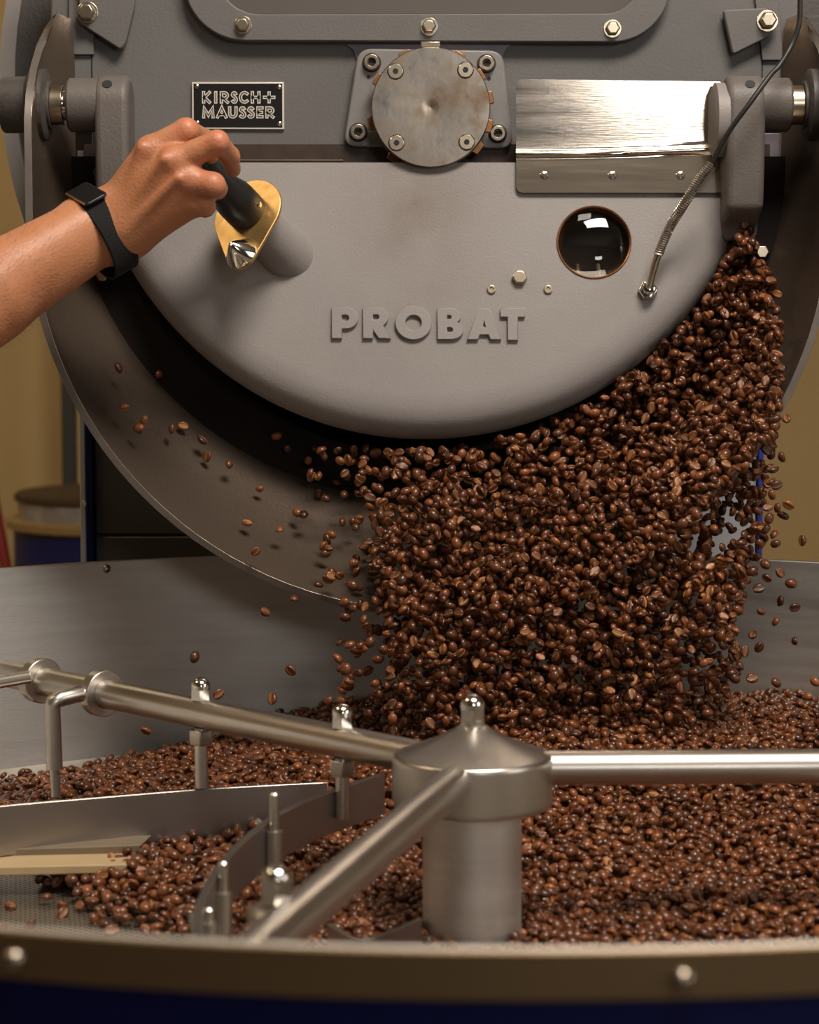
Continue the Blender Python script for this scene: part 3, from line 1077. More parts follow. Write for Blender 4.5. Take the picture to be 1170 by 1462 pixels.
# forearm: two bones side by side make the oval section
off = Vector((0.006, -.002, .011))
chain += [(elb, mid, .046, .0335, .01), (mid + off, wr + off * .55 + Vector((-.012, 0, .0)), .029, .0205, .012), (mid - off * 1.1, wr - off * .95 + Vector((-.006, 0, -.002)), .028, .0200, .012)]
w1, w2 = wr + Vector((.002, .004, .008)), wr + Vector((.004, 0, -.010))
chain += [(wr + Vector((-.02, 0, .0)), wr + Vector((.006, 0, 0)), .0215, .0225, .012)]
chain += [(w1, m_i, .0185, .0122, .010), (w1 + Vector((.004, -.003, -.004)), m_m, .0185, .0128, .010), (w2, m_r, .0180, .0122, .010), (w2 + Vector((0.004, .004, 0)), m_p, .0165, .0116, .010)]
# flesh of the palm
chain += [(wr + Vector((.016, .012, -.002)), J(258, 270, 1.645), .0185, .016, .012), (wr + Vector((.012, .016, .004)), J(235, 240, 1.650), .020, .015, .012)]
# fingers
chain += [(m_i, J(266, 187, 1.622), .0118, .0098, .004), (J(266, 187, 1.622), J(291, 199, 1.658), .0096, .0082, .003), (J(291, 199, 1.658), J(300, 222, 1.682), .0082, .0072, .003)]
chain += [(m_m, J(310, 203, 1.604), .0112, .0090, .004), (J(310, 203, 1.604), J(328, 223, 1.630), .0089, .0076, .003), (J(328, 223, 1.630), J(333, 242, 1.650), .0076, .0062, .003)]
chain += [(m_r, J(304, 264, 1.606), .0112, .0094, .004), (J(304, 264, 1.606), J(309, 269, 1.642), .0092, .0082, .003), (J(309, 269, 1.642), J(294, 262, 1.672), .0084, .0072, .003)]
chain += [(m_p, J(287, 290, 1.620), .0115, .0100, .004), (J(287, 290, 1.620), J(293, 295, 1.652), .0092, .0080, .003), (J(293, 295, 1.652), J(278, 280, 1.676), .0080, .0068, .003)]
# thumb, closing from the far side of the grip
chain += [(wr + Vector((.010, .014, -.004)), J(222, 285, 1.682), .0165, .0130, .010), (J(222, 285, 1.682), J(262, 262, 1.700), .0125, .0105, .005), (J(262, 262, 1.700), J(298, 240, 1.700), .0105, .0085, .003)]
# knuckles and extensor tendons
for mcp, r_ in ((m_i, .0095), (m_m, .0102), (m_r, .0098), (m_p, .0092)):
    k = mcp + Vector((0.000, -.0035, .0015))
    chain.append((k, k + Vector((.002, 0, 0)), r_, r_ * .95, .004))
for a, b_ in ((w1 + Vector((.012, -.017, -.004)), m_m + Vector((-.006, -.0115, .002))), (w2 + Vector((.010, -.0175, .004)), m_r + Vector((-.006, -.011, .001))), (w1 + Vector((.010, -.014, .004)), m_i + Vector((-.006, -.010, .003)))):
    chain.append((a + Vector((0, -.0025, 0)), b_ + Vector((0, -.0028, 0)), .0028, .0026, .005))
allp = np.array([tuple(q) for c in chain for q in c[:2]])
h = .0016
lo = np.array([J(-230, 500, 1.53).x, allp[:, 1].min() - .03, allp[:, 2].min()])
lo[2] = J(-200, 560, 1.5).z - .06
hi = allp.max(0) + .03
dims = np.ceil((hi - lo) / h).astype(int)
gx, gy, gz = [lo[i] + h * np.arange(dims[i]) for i in range(3)]
P3 = np.stack(np.meshgrid(gx, gy, gz, indexing='ij'), -1).reshape(-1, 3).astype(np.float32)
D = np.full(len(P3), 1.0, np.float32)
for a, b_, ra, rb, kk in chain:
    a3, b3 = np.array(a), np.array(b_)
    mn, mx_ = np.minimum(a3, b3) - max(ra, rb) - .02, np.maximum(a3, b3) + max(ra, rb) + .02
    i0 = np.clip(np.floor((mn - lo) / h).astype(int), 0, dims - 1)
    i1 = np.clip(np.ceil((mx_ - lo) / h).astype(int) + 1, 1, dims)
    if (i1 <= i0).any():
        continue
    Dv = D.reshape(dims)
    sub = (slice(i0[0], i1[0]), slice(i0[1], i1[1]), slice(i0[2], i1[2]))
    Pp = P3.reshape(*dims, 3)[sub].reshape(-1, 3)
    d = sdf_cone(Pp, a3, b3, ra, rb).reshape(Dv[sub].shape)
    o_ = Dv[sub]
    hh = np.clip(.5 + .5 * (o_ - d) / kk, 0, 1)
    Dv[sub] = o_ * (1 - hh) + d * hh - kk * hh * (1 - hh)
D = D.reshape(dims)
D[0] = np.maximum(D[0], .001)
D[:, 0], D[:, -1], D[:, :, 0], D[:, :, -1] = [np.maximum(q, .001) for q in (D[:, 0], D[:, -1], D[:, :, 0], D[:, :, -1])]
hv, hf = surface_nets(D, lo, h)
del P3
# redness at the knuckles
red = np.zeros(len(hv))
for c, r_, s_ in ((m_i, .02, .35), (m_m, .02, .6), (m_r, .02, .75), (m_p, .02, .7), (J(266, 185, 1.612), .016, .55), (J(312, 200, 1.600), .015, .75), (J(306, 264, 1.600), .015, .55), (J(333, 243, 1.65), .012, .7)):
    dd = np.linalg.norm(hv - np.array(c), axis=1)
    red = np.maximum(red, .55 * s_ * np.exp(-(dd / r_) ** 2 * 1.6))
pers = mk('person', hv, [tuple(int(i) for i in q) for q in hf], M['skin'], None, smooth=False, fix=False)
pers.data.polygons.foreach_set('use_smooth', [True] * len(pers.data.polygons))
at_ = pers.data.attributes.new('tone', 'FLOAT', 'POINT')
at_.data.foreach_set('value', red.astype(np.float32))
sm = pers.modifiers.new('smooth', 'SMOOTH')
sm.factor = .5
sm.iterations = 3
tag(pers, 'bare forearm and right hand reaching in, fingers closed around the trier grip', 'person')
# forearm hair
sel = np.where((hv[:, 0] < wr.x - .035) & (hv[:, 1] < 1.66))[0]
V, F = [], []
axis_v = np.array((wr - mid).normalized())
for i in RNG.choice(sel, 5000):
    p = hv[i]
    c = np.array(mid) + axis_v * float((p - np.array(mid)) @ axis_v)
    nrm = (p - c) / max(1e-6, np.linalg.norm(p - c))
    d = axis_v * RNG.uniform(.2, 1) * .007 + np.array((0, 0, -1)) * RNG.uniform(-.3, .8) * .006 + nrm * .0028
    sd = np.cross(d, nrm)
    sd = sd / np.linalg.norm(sd) * .00006
    k = len(V)
    V += [p - sd - nrm * .0006, p + sd - nrm * .0006, p + d * .55 + nrm * .0012 + sd * .7, p + d * .55 + nrm * .0012 - sd * .7, p + d]
    F += [(k, k + 1, k + 2, k + 3), (k + 3, k + 2, k + 4)]
hair = mk('arm_hair', V, F, M['hair'], pers, fix=False)
hair['kind'] = 'stuff'

# ---- wrist band
wc = wr + Vector((-.004, .001, -.005)) + (mid - wr).normalized() * .003
band = empty('fitness_band', wc, 'black fitness tracker band with woven strap around the wrist', 'watch')
wa = (wr - mid).normalized()
u2 = (Vector((0, 0, 1)) - wa * wa.z).normalized()     # up across the wrist
u1 = wa.cross(u2).normalized()
if u1.y > 0:
    u1 = -u1                                          # towards the viewer
V, F = [], []
ns = 56
RA, RB = .0258, .0325                                 # half thickness towards viewer, half height
for k in range(ns):
    t = 2 * math.pi * k / ns
    for w, dr_ in ((-.0108, 0), (-.0105, .0022), (.0105, .0022), (.0108, 0)):
        V.append(wc + wa * w + u1 * (RA + dr_) * math.cos(t) + u2 * (RB + dr_) * math.sin(t))
for k in range(ns):
    k2 = (k + 1) % ns
    for j in range(4):
        j2 = (j + 1) % 4
        F.append((k * 4 + j, k * 4 + j2, k2 * 4 + j2, k2 * 4 + j))
mk('strap', V, F, M['strap'], band, smooth=True)
t = math.radians(72)
cd = (u1 * math.cos(t) * RA + u2 * math.sin(t) * RB)
nn = (u1 * math.cos(t) / RA + u2 * math.sin(t) / RB).normalized()
tt = nn.cross(wa).normalized()
cc = wc + cd + nn * .0012
mk('tracker_case', *prism([cc + wa * x + tt * y for x, y in round_poly([(-.0104, -.016), (.0104, -.016), (.0104, .016), (-.0104, .016)], .004, 4)], nn * .0032), M['screen'], band, bevel=.0018, seg=3)
mk('case_trim', *tube([cc + wa * -.0098 + tt * y + nn * .003 for y in (-.014, 0, .014)], .0008, 8), M['gold'], band, smooth=True)

# ================================================================== COOLING TRAY
zr = at(600, 788, 1.955).z
Yfar = 1.955
Ynear = on_z(675, 1356, zr).y
RT = (Yfar - Ynear) / 2
YC = Yfar - RT
XC = (676 - 585) / FPX * YC
ZF = zr - .187                                        # sieve floor
C0 = Vector((XC, YC, 0))
tray = empty('cooling_tray', (XC, YC, ZF - .25), 'round steel bean cooling tray with blue lower shell', 'tray')
SEG = 160


def ringwall(name, r0, r1, z0, z1, material, bev=.0008):
    g = lathe([(r0, z0), (r0, z1), (r1, z1), (r1, z0), (r0, z0)], C0, (0, 0, 1), SEG)
    return mk(name, g[0], g[1][:-2], material, tray, smooth=True, bevel=bev)


ringwall('tray_wall', RT - .004, RT, ZF - .02, zr, M['steel'])
ringwall('rim_band', RT, RT + .003, zr - .0165, zr + .0002, M['band'])
ringwall('blue_shell', RT + .0005, RT + .0025, ZF - .25, zr - .0168, M['blue'])
mk('sieve_floor', *lathe([(RT - .004, -.003), (RT - .004, 0)], Vector((XC, YC, ZF)), (0, 0, 1), SEG), M['perf'], tray)
g = lathe([(RT - .004, 0), (RT - .016, 0), (RT - .016, .004), (RT - .004, .010)], Vector((XC, YC, ZF)), (0, 0, 1), SEG)
mk('floor_ring', g[0], g[1][:-2], M['steel_h'], tray, smooth=True)


def wall_screw(ang, z, inner):
    d = Vector((math.cos(ang), math.sin(ang), 0))
    if inner:
        p, n = C0 + d * (RT - .004), -d
    else:
        p, n = C0 + d * (RT + .003), d
    p = Vector((p.x, p.y, z))
    mk('screw', *lathe([(.0040, 0), (.0039, .001), (.0031, .0028), (.0017, .0037), (0, .0040)], p, n, 18), M['bolt_dk'], tray, smooth=True)


for x, y in ((152, 812), (7, 822)):
    for _ in range(1):
        d = ray(x, y)
        # intersection with the far wall cylinder
        dx, dy = d.x, d.y
        A_, B_, C_ = dx * dx + dy * dy, -2 * (dx * XC + dy * YC), XC * XC + YC * YC - (RT - .004) ** 2
        t = (-B_ + math.sqrt(B_ * B_ - 4 * A_ * C_)) / (2 * A_)
        if x > 100:
            wall_screw(math.atan2(dy * t - YC, dx * t - XC), CAMZ + d.z * t, True)
for x, y in ((20, 1347), (975, 1381)):
    d = ray(x, y)
    A_, B_, C_ = d.x ** 2 + d.y ** 2, -2 * (d.x * XC + d.y * YC), XC * XC + YC * YC - (RT + .003) ** 2
    t = (-B_ - math.sqrt(B_ * B_ - 4 * A_ * C_)) / (2 * A_)
    wall_screw(math.atan2(d.y * t - YC, d.x * t - XC), zr - .0095, False)

# ================================================================== STIRRER
zc0 = at(676, 1097, YC).z                              # arm height
stir = empty('stirring_arms', (XC, YC, ZF), 'three-armed steel stirrer with domed hub standing in the cooling tray', 'stirrer')
rc = 116 / FPX * YC
rcol = 72 / FPX * YC
zt, zs_, zb = at(676, 1040, YC).z, at(676, 1078, YC).z, at(676, 1148, YC).z
prof = [(rc * .5, zb), (rc * .97, zb), (rc * .993, zb + .0005), (rc, zb + .002), (rc, zb + .004), (rc, zs_ - .004), (rc, zs_ - .002), (rc * .994, zs_ - .0006), (rc * .975, zs_ + .0006), (rc * .94, zs_ + (zt - zs_) * .066), (rc * .5, zs_ + (zt - zs_) * .57), (.016, zt - .0025), (.0115, zt), (.0085, zt + .002)]
mk('hub_cap', *lathe([(r, z) for r, z in prof], C0, (0, 0, 1), 96), M['steel_h'], stir, smooth=True)
mk('hub_column', *lathe([(rcol, ZF - .01), (rcol, zb + .001)], C0, (0, 0, 1), 56), M['steel'], stir, smooth=True)
mk('hub_stud', *lathe([(.0075, zt), (.0075, zt + .006)], C0, (0, 0, 1), 24), M['steel_h'], stir, smooth=True)
cap_nut(stir, (XC, YC, zt + .004), .0082)
ra = .0110
hub = Vector((XC, YC, zc0))


def arm(px, py, length, name='stirrer_arm'):
    q = on_z(px, py, zc0)
    d = (q - hub).normalized()
    o = mk(name, *lathe([(ra, rc * .9), (ra, length), (ra * .9, length + .001)], hub, d, 28), M['steel_h'], stir, smooth=True)
    return d


dL = arm(178, 996, RT - .05)
dR = arm(1170, 1094, RT - .05)
dF = arm(430, 1306, RT - .14)


def on_arm(d, px):
    """point of an arm seen at pixel column px"""
    lo_, hi_ = 0.0, .7
    s0 = to_px(hub)[0]
    for _ in range(50):
        m_ = (lo_ + hi_) / 2
        x = to_px(hub + d * m_)[0]
        if (x < px) == (d.x < 0):
            hi_ = m_
        else:
            lo_ = m_
    return hub + d * lo_


for px, zend in ((287, None), (489, None)):
    p = on_arm(dL, px)
    cap_nut(stir, p + Vector((0, 0, ra - .001)), .0074)
    zend = at(px, 1124 if px < 300 else 1168, p.y).z
    mk('arm_post', *lathe([(.0048, zend - p.z), (.0048, -ra)], p, (0, 0, 1), 18), M['steel_h'], stir, smooth=True)
    mk('post_nut', *lathe([(.0085, -ra - .012), (.0092, -ra - .010), (.0092, -ra - .001)], p, (0, 0, 1), 6), M['steel_h'], stir, bevel=.0006)
p = on_arm(dF, 412)
cap_nut(stir, p + Vector((-.006, 0.01, ra - .002)), .0078)
mk('post_nut', *lathe([(.0125, -.004), (.0135, 0), (.0135, .006), (.0115, .0085)], p + Vector((-.006, .01, -.002)), (0, 0, 1), 28), M['steel_h'], stir, smooth=True)
# clamp rings and bent post on the rear arm
for px in (58, 146):
    p = on_arm(dL, px)
    a0, a1 = -.005, .005
    g = lathe([(ra * .98, a0), (ra + .007, a0), (ra + .007, a1), (ra * .98, a1), (ra * .98, a0)], p, dL, 32)
    cl = mk('clamp_ring', g[0], g[1][:-2], M['steel_h'], stir, smooth=True, bevel=.0008)
p = on_arm(dL, 140)
q1 = at(122, 990, p.y - .012)
q2 = at(75, 1001, p.y - .03)
q3 = at(78, 1098, p.y - .03)
q4 = at(80, 1137, p.y - .03)
mk('bent_post', *tube([q1, at(112, 991, p.y - .016), at(85, 998, p.y - .029), at(77, 1002, p.y - .030), at(74.5, 1012, p.y - .03), q3], .0062, 16), M['steel_h'], stir, smooth=True)
mk('post_tip', *tube([q3, q4], .0038, 14), M['steel_h'], stir, smooth=True)
p5 = on_arm(dL, 58)
mk('tie_rod', *tube([at(44, 966, p5.y - .014), at(-60, 984, p5.y - .02)], .0052, 16), M['steel_h'], stir, smooth=True)


# blades
def blade(name, pts, z0, z1, th, material=None):
    pts = smooth_path([Vector((q.x, q.y, 0)) for q in pts], 6)
    V, F = [], []
    n = len(pts)
    for i, p in enumerate(pts):
        t = (pts[min(i + 1, n - 1)] - pts[max(0, i - 1)]).normalized()
        nn = Vector((-t.y, t.x, 0)) * th / 2
        for s_, z in ((1, z0), (1, z1), (-1, z1), (-1, z0)):
            V.append(Vector((p.x, p.y, z)) + nn * s_)
    for i in range(n - 1):
        for j in range(4):
            F.append((i * 4 + j, i * 4 + (j + 1) % 4, i * 4 + 4 + (j + 1) % 4, i * 4 + 4 + j))
    F += [(0, 1, 2, 3), tuple(n * 4 - 4 + j for j in (3, 2, 1, 0))]
    return mk(name, V, F, material or M['blade'], stir, bevel=.0006, smooth=True)


zA = CAMZ - .327
A_pts = [on_z(x, y, zA) for x, y in ((-150, 1168), (0, 1150), (150, 1137), (287, 1126), (390, 1120), (468, 1116))]
blade('mixing_blade', A_pts, zA - .036, zA, .004)
zB = CAMZ - .304
B_pts = [on_z(x, y, zB) for x, y in ((546, 1104), (480, 1126), (430, 1146), (384, 1170), (340, 1206), (308, 1244), (288, 1285), (280, 1330), (284, 1380))]
blade('mixing_blade', B_pts, zB - .029, zB, .005)
# rods fixed to the curved blade
for px, yt, yb2, Y in ((392, 1132, 1275, B_pts[3].y - .012), (319, 1230, 1345, B_pts[5].y - .01), (298, 1296, 1350, B_pts[6].y - .01)):
    a, b_ = at(px, yt, Y), at(px, yb2, Y)
    mk('blade_rod', *merge(tube([a + Vector((0, 0, -.001)), b_], .0032, 14), lathe([(.0032, 0), (.0022, .0012), (0, .0014)], a + Vector((0, 0, -.001)), (0, 0, 1), 14)), M['steel_h'], stir, smooth=True)
    mk('rod_sleeve', *tube([a.lerp(b_, .38), a.lerp(b_, .88)], .0052, 16), M['steel_h'], stir, smooth=True)
    mk('rod_bracket', *prism([a.lerp(b_, .30) + Vector((-.012, .010, 0)), a.lerp(b_, .42) + Vector((0, 0, 0)), a.lerp(b_, .62) + Vector((0, 0, 0)), a.lerp(b_, .55) + Vector((-.012, .010, 0))], (.001, .003, 0)), M['steel_h'], stir)
# foot plate near the front arm
b1, b2 = on_z(470, 1300, ZF + .03), on_z(600, 1290, ZF + .03)
blade('mixing_blade', [on_z(470, 1318, ZF + .035), on_z(520, 1340, ZF + .035), on_z(600, 1310, ZF + .035)], ZF + .004, ZF + .035, .003)
# wooden scraper boards under the straight blade
Ys = 1.425
lo_b = [at(-130, 1240, Ys), at(184, 1234, Ys + .008), at(176, 1247, Ys + .008), at(-130, 1254, Ys)]
mk('scraper_board', *prism(lo_b, (0.004, .05, .0)), M['wood'], stir, bevel=.001)
up_b = [at(-130, 1217, Ys + .03), at(202, 1206, Ys + .04), at(190, 1228, Ys + .04), at(-130, 1238, Ys + .03)]
mk('scraper_board', *prism(up_b, (0.004, .03, .0)), M['wood2'], stir, bevel=.001)

# ================================================================== BACKGROUND
Yw = 4.2
bx = at(203, 700, Yw).x
zt_ = at(203, 700, Yw).z
barrel = empty('storage_drum', (bx, Yw, 0), 'blue drum with a plastic liner and brown lid standing by the ochre wall', 'drum')
kpx = Yw / FPX
zrim = at(203, 744, Yw).z
mk('drum_body', *lathe([(.25, 0), (.255, .01), (.255, zrim * .33), (.262, zrim * .345), (.255, zrim * .36), (.255, zrim * .66), (.262, zrim * .675), (.255, zrim * .69), (.255, zrim)], Vector((bx, Yw, 0)), (0, 0, 1), 48), M['drum_blue'], barrel, smooth=True)
mk('drum_rim', *lathe([(.262, zrim - .01), (.270, zrim - .006), (.270, zrim + .008), (.262, zrim + .012), (.24, zrim + .012)], Vector((bx, Yw, 0)), (0, 0, 1), 48), M['tan'], barrel, smooth=True)
zl = at(203, 712, Yw).z
mk('drum_liner', *lathe([(.245, zrim), (.247, zl), (.2, zl + .001)], Vector((bx, Yw, 0)), (0, 0, 1), 48), M['bag'], barrel, smooth=True)
mk('drum_lid', *lathe([(.25, zl), (.254, zl + .004), (.252, zt_ - .004), (.246, zt_), (0, zt_ + .001)], Vector((bx, Yw, 0)), (0, 0, 1), 48), M['lid'], barrel, smooth=True)
pp = at(99, 600, 4.75)
post = empty('steel_post', (pp.x, pp.y, 0), 'dark steel post standing against the ochre wall behind the blue drum', 'post')
mk('post_shaft', *box((pp.x - .016, pp.y - .016, .006), (pp.x + .016, pp.y + .016, 2.95)), M['post'], post, bevel=.003)
mk('post_foot', *box((pp.x - .05, pp.y - .05, 0), (pp.x + .05, pp.y + .05, .008)), M['post'], post, bevel=.002)
r0 = at(12, 830, 3.75)
r1 = at(-14, 690, 3.78)
dv = (r1 - r0)
base = r0 - dv * (r0.z / dv.z)
rp = mk('red_pole', *merge(tube([base, r0 + dv * .9], .011, 16), lathe([(.013, 0), (.014, .004), (.009, .02), (0, .022)], r0 + dv * .9, dv, 16)), M['red'], None, smooth=True)
tag(rp, 'red pole leaning in front of the blue drum', 'pole')

# ================================================================== COFFEE BEANS
ANG = [-90, -66, -38, 0, 45, 90, 135, 180, 218, 246]
XS = [-.97, -.80, -.42, 0.0, .42, .80, .97]


def bean_mesh():
    V, F, mi = [], [], []
    na = len(ANG)
    for x in XS:
        r = math.sqrt(max(0, 1 - x * x)) ** .85
        for a in ANG:
            t = math.radians(a)
            y, z = r * math.cos(t) * .84, r * math.sin(t) * .78
            if z < 0:
                z *= .50
            if a == -90:
                z = .10 * r if abs(x) < .9 else -.05
            V.append((x, y, z + .10))
    for i in range(len(XS) - 1):
        for k in range(na):
            k2 = (k + 1) % na
            F.append((i * na + k, (i + 1) * na + k, (i + 1) * na + k2, i * na + k2))
            mi.append(1 if (k == 0 or k2 == 0) else 0)
    e0 = len(V)
    V += [(-1.03, 0, .10), (1.03, 0, .10)]
    n = (len(XS) - 1) * na
    for k in range(na):
        F.append((e0, k, (k + 1) % na, (k + 1) % na))
        mi.append(0)
        F.append((e0 + 1, n + (k + 1) % na, n + k, n + k))
        mi.append(0)
    return np.array(V), F, mi


BV, BF, BMI = bean_mesh()
BF = [tuple(f[:3]) if f[2] == f[3] else f for f in BF]
BL = .0047                                            # half length of a bean


def rotations(n, flat=None):
    """random rotation matrices; 'flat' keeps beans lying roughly level"""
    if flat is None:
        q = RNG.normal(size=(n, 4))
    else:
        yaw = RNG.uniform(0, 2 * math.pi, n)
        q = np.stack([np.cos(yaw / 2), RNG.normal(0, flat, n), RNG.normal(0, flat, n), np.sin(yaw / 2)], 1)
        flip = RNG.random(n) < .22
        # turn some over so that the crease shows
        qf = q.copy()
        qf[:, 0], qf[:, 1], qf[:, 2], qf[:, 3] = -q[:, 1], q[:, 0], q[:, 3], -q[:, 2]
        q = np.where(flip[:, None], qf, q)
    q /= np.linalg.norm(q, axis=1)[:, None]
    w, x, y, z = q.T
    return np.stack([np.stack([1 - 2 * (y * y + z * z), 2 * (x * y - z * w), 2 * (x * z + y * w)], 1),
                     np.stack([2 * (x * y + z * w), 1 - 2 * (x * x + z * z), 2 * (y * z - x * w)], 1),
                     np.stack([2 * (x * z - y * w), 2 * (y * z + x * w), 1 - 2 * (x * x + y * y)], 1)], 1)


MB_S, MB_O = bean_mats('_mass', False), bean_mats('_single', True)


def bean_mass(name, pos, rot, scl, extra=None):
    n = len(pos)
    nv = len(BV)
    V = (np.einsum('nij,vj->nvi', rot, BV) * scl[:, None, None] + pos[:, None, :]).reshape(-1, 3)
    lens = np.array([len(f) for f in BF])
    flat_ = np.concatenate([np.array(f) for f in BF])
    nl = len(flat_)
    loops = (np.arange(n)[:, None] * nv + flat_[None, :]).ravel()
    starts1 = np.concatenate([[0], np.cumsum(lens)[:-1]])
    starts = (np.arange(n)[:, None] * nl + starts1[None, :]).ravel()
    mi = np.tile(np.array(BMI), n)
    tone = np.repeat(np.clip(RNG.beta(2.2, 2.6, n), 0, 1), nv)
    c = pos.mean(0)
    me = bpy.data.meshes.new(name)
    me.vertices.add(len(V))
    me.vertices.foreach_set('co', (V - c).ravel().astype(np.float32))
    me.loops.add(len(loops))
    me.loops.foreach_set('vertex_index', loops.astype(np.int32))
    me.polygons.add(len(starts))
    me.polygons.foreach_set('loop_start', starts.astype(np.int32))
    me.polygons.foreach_set('material_index', mi.astype(np.int32))
    me.update(calc_edges=True)
    me.polygons.foreach_set('use_smooth', np.ones(len(starts), bool))
    a = me.attributes.new('tone', 'FLOAT', 'POINT')
    a.data.foreach_set('value', tone.astype(np.float32))
    for m_ in MB_S:
        me.materials.append(m_)
    o = bpy.data.objects.new(name, me)
    link(o, None, Vector(c))
    return o


bme = bpy.data.meshes.new('coffee_bean')
bme.from_pydata([tuple(v) for v in BV], [], BF)
bme.polygons.foreach_set('material_index', BMI)
bme.polygons.foreach_set('use_smooth', [True] * len(BF))
for m_ in MB_O:
    bme.materials.append(m_)


def bean_singles(pos, rot, scl, label, group):
    for p, r, s in zip(pos, rot, scl):
        o = bpy.data.objects.new('coffee_bean', bme)
        COL.objects.link(o)
        o.matrix_world = Matrix.Translation(p) @ Matrix(r.tolist()).to_4x4() @ Matrix.Scale(s, 4)
        o['label'] = label
        o['category'] = 'bean'
        o['group'] = group


# ---- falling stream
def in_poly(x, y, poly):
    c = np.zeros(len(x), bool)
    j = len(poly) - 1
    for i in range(len(poly)):
        xi, yi = poly[i]
        xj, yj = poly[j]
        m_ = ((yi > y) != (yj > y)) & (x < (xj - xi) * (y - yi) / (yj - yi + 1e-9) + xi)
        c ^= m_
        j = i
    return c


stream = [(1058, 330), (1076, 345), (1104, 400), (1116, 480), (1118, 560), (1104, 640), (1092, 720), (1088, 800), (1060, 850), (1050, 900), (1060, 960), (1030, 1020), (900, 1050), (560, 1050), (520, 1020),
          (556, 960), (548, 880), (530, 800), (495, 730), (470, 660), (540, 640), (640, 640), (760, 615), (870, 560), (960, 480), (1020, 400)]
n0 = 13000
X_ = RNG.uniform(440, 1130, n0)
Y_ = RNG.uniform(320, 1060, n0)
ok = in_poly(X_, Y_, stream)
fringe = in_poly(X_, Y_, [(425, 640), (560, 640), (562, 1000), (480, 990), (500, 880), (455, 840), (440, 720)]) & ~ok


def ramp(v, a, b_):
    return np.clip((v - a) / (b_ - a), 0, 1)


dens = np.ones(n0)
dens *= .25 + .75 * ramp(X_ - (Y_ - 700) * .05, 500, 620)                    # thin left edge
dens *= 1 - .55 * (ramp(900 - X_, 0, 120) * ramp(720 - Y_, 0, 50))           # dark gaps under the door
dens *= 1 - .70 * np.exp(-((X_ - 1045) / 48) ** 2 - ((Y_ - 735) / 60) ** 2)   # gap that shows the frame
dens *= 1 - .45 * ramp(Y_, 880, 960) * ramp(X_, 880, 1000)
ok &= RNG.random(n0) < dens
ok |= fringe & (RNG.random(n0) < .10)
X_, Y_ = X_[ok], Y_[ok]
nfall = len(X_)
# depth: between the drum mouth and the chute lip, then free fall into the tray
rr_out = np.hypot((X_ - 615) / 579, (Y_ - 303) / 577)
rr_in = np.hypot((X_ - 612) / 512, (Y_ - 225) / 488)
u_ = RNG.random(nfall)
near = np.interp(Y_, [320, 600, 700, 900, 1050], [1.785, 1.775, 1.70, 1.645, 1.645])
far = np.interp(Y_, [320, 600, 700, 900, 1050], [1.835, 1.835, 1.80, 1.76, 1.755])
fr_ = np.clip((1 - rr_out) / np.maximum(1e-6, (1 - rr_out) + (rr_in - 1)), 0, 1)
surf = np.where((rr_out < 1) & (rr_in > 1), YR + (YB - YR) * fr_ - .012, 9.0)
far = np.minimum(far, surf)
near = np.minimum(near, far - .05)
D_ = near + (far - near) * u_
Pf = np.array([tuple(at(x, y, d)) for x, y, d in zip(X_, Y_, D_)])
Rf = rotations(nfall)
Sf = BL * RNG.uniform(.86, 1.14, nfall)
# the most exposed ones as single things
order = np.argsort(D_ - RNG.uniform(0, .02, nfall))
pick = order[:70]
rest = order[70:]
bean_singles(Pf[pick], Rf[pick], Sf[pick], 'roasted brown coffee bean at the front of the falling stream', 'falling coffee beans')
o = bean_mass('falling_beans', Pf[rest], Rf[rest], Sf[rest])
tag(o, 'dense stream of roasted coffee beans pouring from the chute', 'beans', None, 'stuff')

stray_l = [(167, 526), (226, 534), (178, 583), (207, 601), (199, 612), (247, 612), (262, 608), (290, 627), (295, 652), (326, 663), (371, 697), (353, 745), (400, 758), (365, 788), (444, 684), (425, 732), (434, 736),
           (468, 828), (463, 780), (474, 763), (487, 745), (455, 705), (440, 658), (410, 640), (395, 622), (452, 640), (480, 690), (505, 805), (512, 838), (521, 866)]
P_ = np.array([tuple(at(x, y, max(1.66, YR + (YB - YR) * float(np.clip((1 - math.hypot((x - 615) / 579, (y - 303) / 577)) / max(1e-6, (1 - math.hypot((x - 615) / 579, (y - 303) / 577)) + (math.hypot((x - 612) / 512, (y - 225) / 488) - 1)), 0, 1)) - random.uniform(.012, .04)))) for x, y in stray_l])
bean_singles(P_, rotations(len(P_)), BL * RNG.uniform(.9, 1.1, len(P_)), 'stray roasted coffee bean flying across the lit steel wall of the chute', 'stray beans in front of the chute')
stray_t = [(420, 857), (380, 873), (277, 938), (415, 958), (312, 991), (388, 997), (208, 1045), (493, 880), (521, 885), (486, 918), (481, 942), (500, 922), (525, 905), (512, 960), (535, 975), (470, 1000), (540, 940), (488, 1000)]
P_ = np.array([tuple(at(x, y, random.uniform(1.64, 1.72))) for x, y in stray_t])
bean_singles(P_, rotations(len(P_)), BL * RNG.uniform(.9, 1.1, len(P_)), 'stray roasted coffee bean falling in front of the steel tray wall', 'stray beans in front of the tray wall')
stray_r = [(1123, 597), (1103, 620), (1095, 642), (1119, 652), (1104, 668), (1100, 686), (1110, 693), (1104, 706), (1097, 724), (1126, 722), (1112, 725), (1098, 740), (1118, 738), (1093, 755), (1107, 764), (1145, 772), (1108, 776), (1094, 806), (1115, 818), (1130, 833), (1095, 826), (1113, 858),
           (1084, 840), (1088, 872), (1136, 868), (1110, 888), (1075, 905), (1085, 925), (1064, 930), (1108, 975), (1137, 915), (1165, 973), (1075, 968), (1072, 328), (1064, 318), (1088, 395), (1110, 420), (1122, 505), (1125, 540)]
P_ = np.array([tuple(at(x, y, random.uniform(1.66, 1.71) if y > 560 else random.uniform(1.79, 1.83))) for x, y in stray_r])
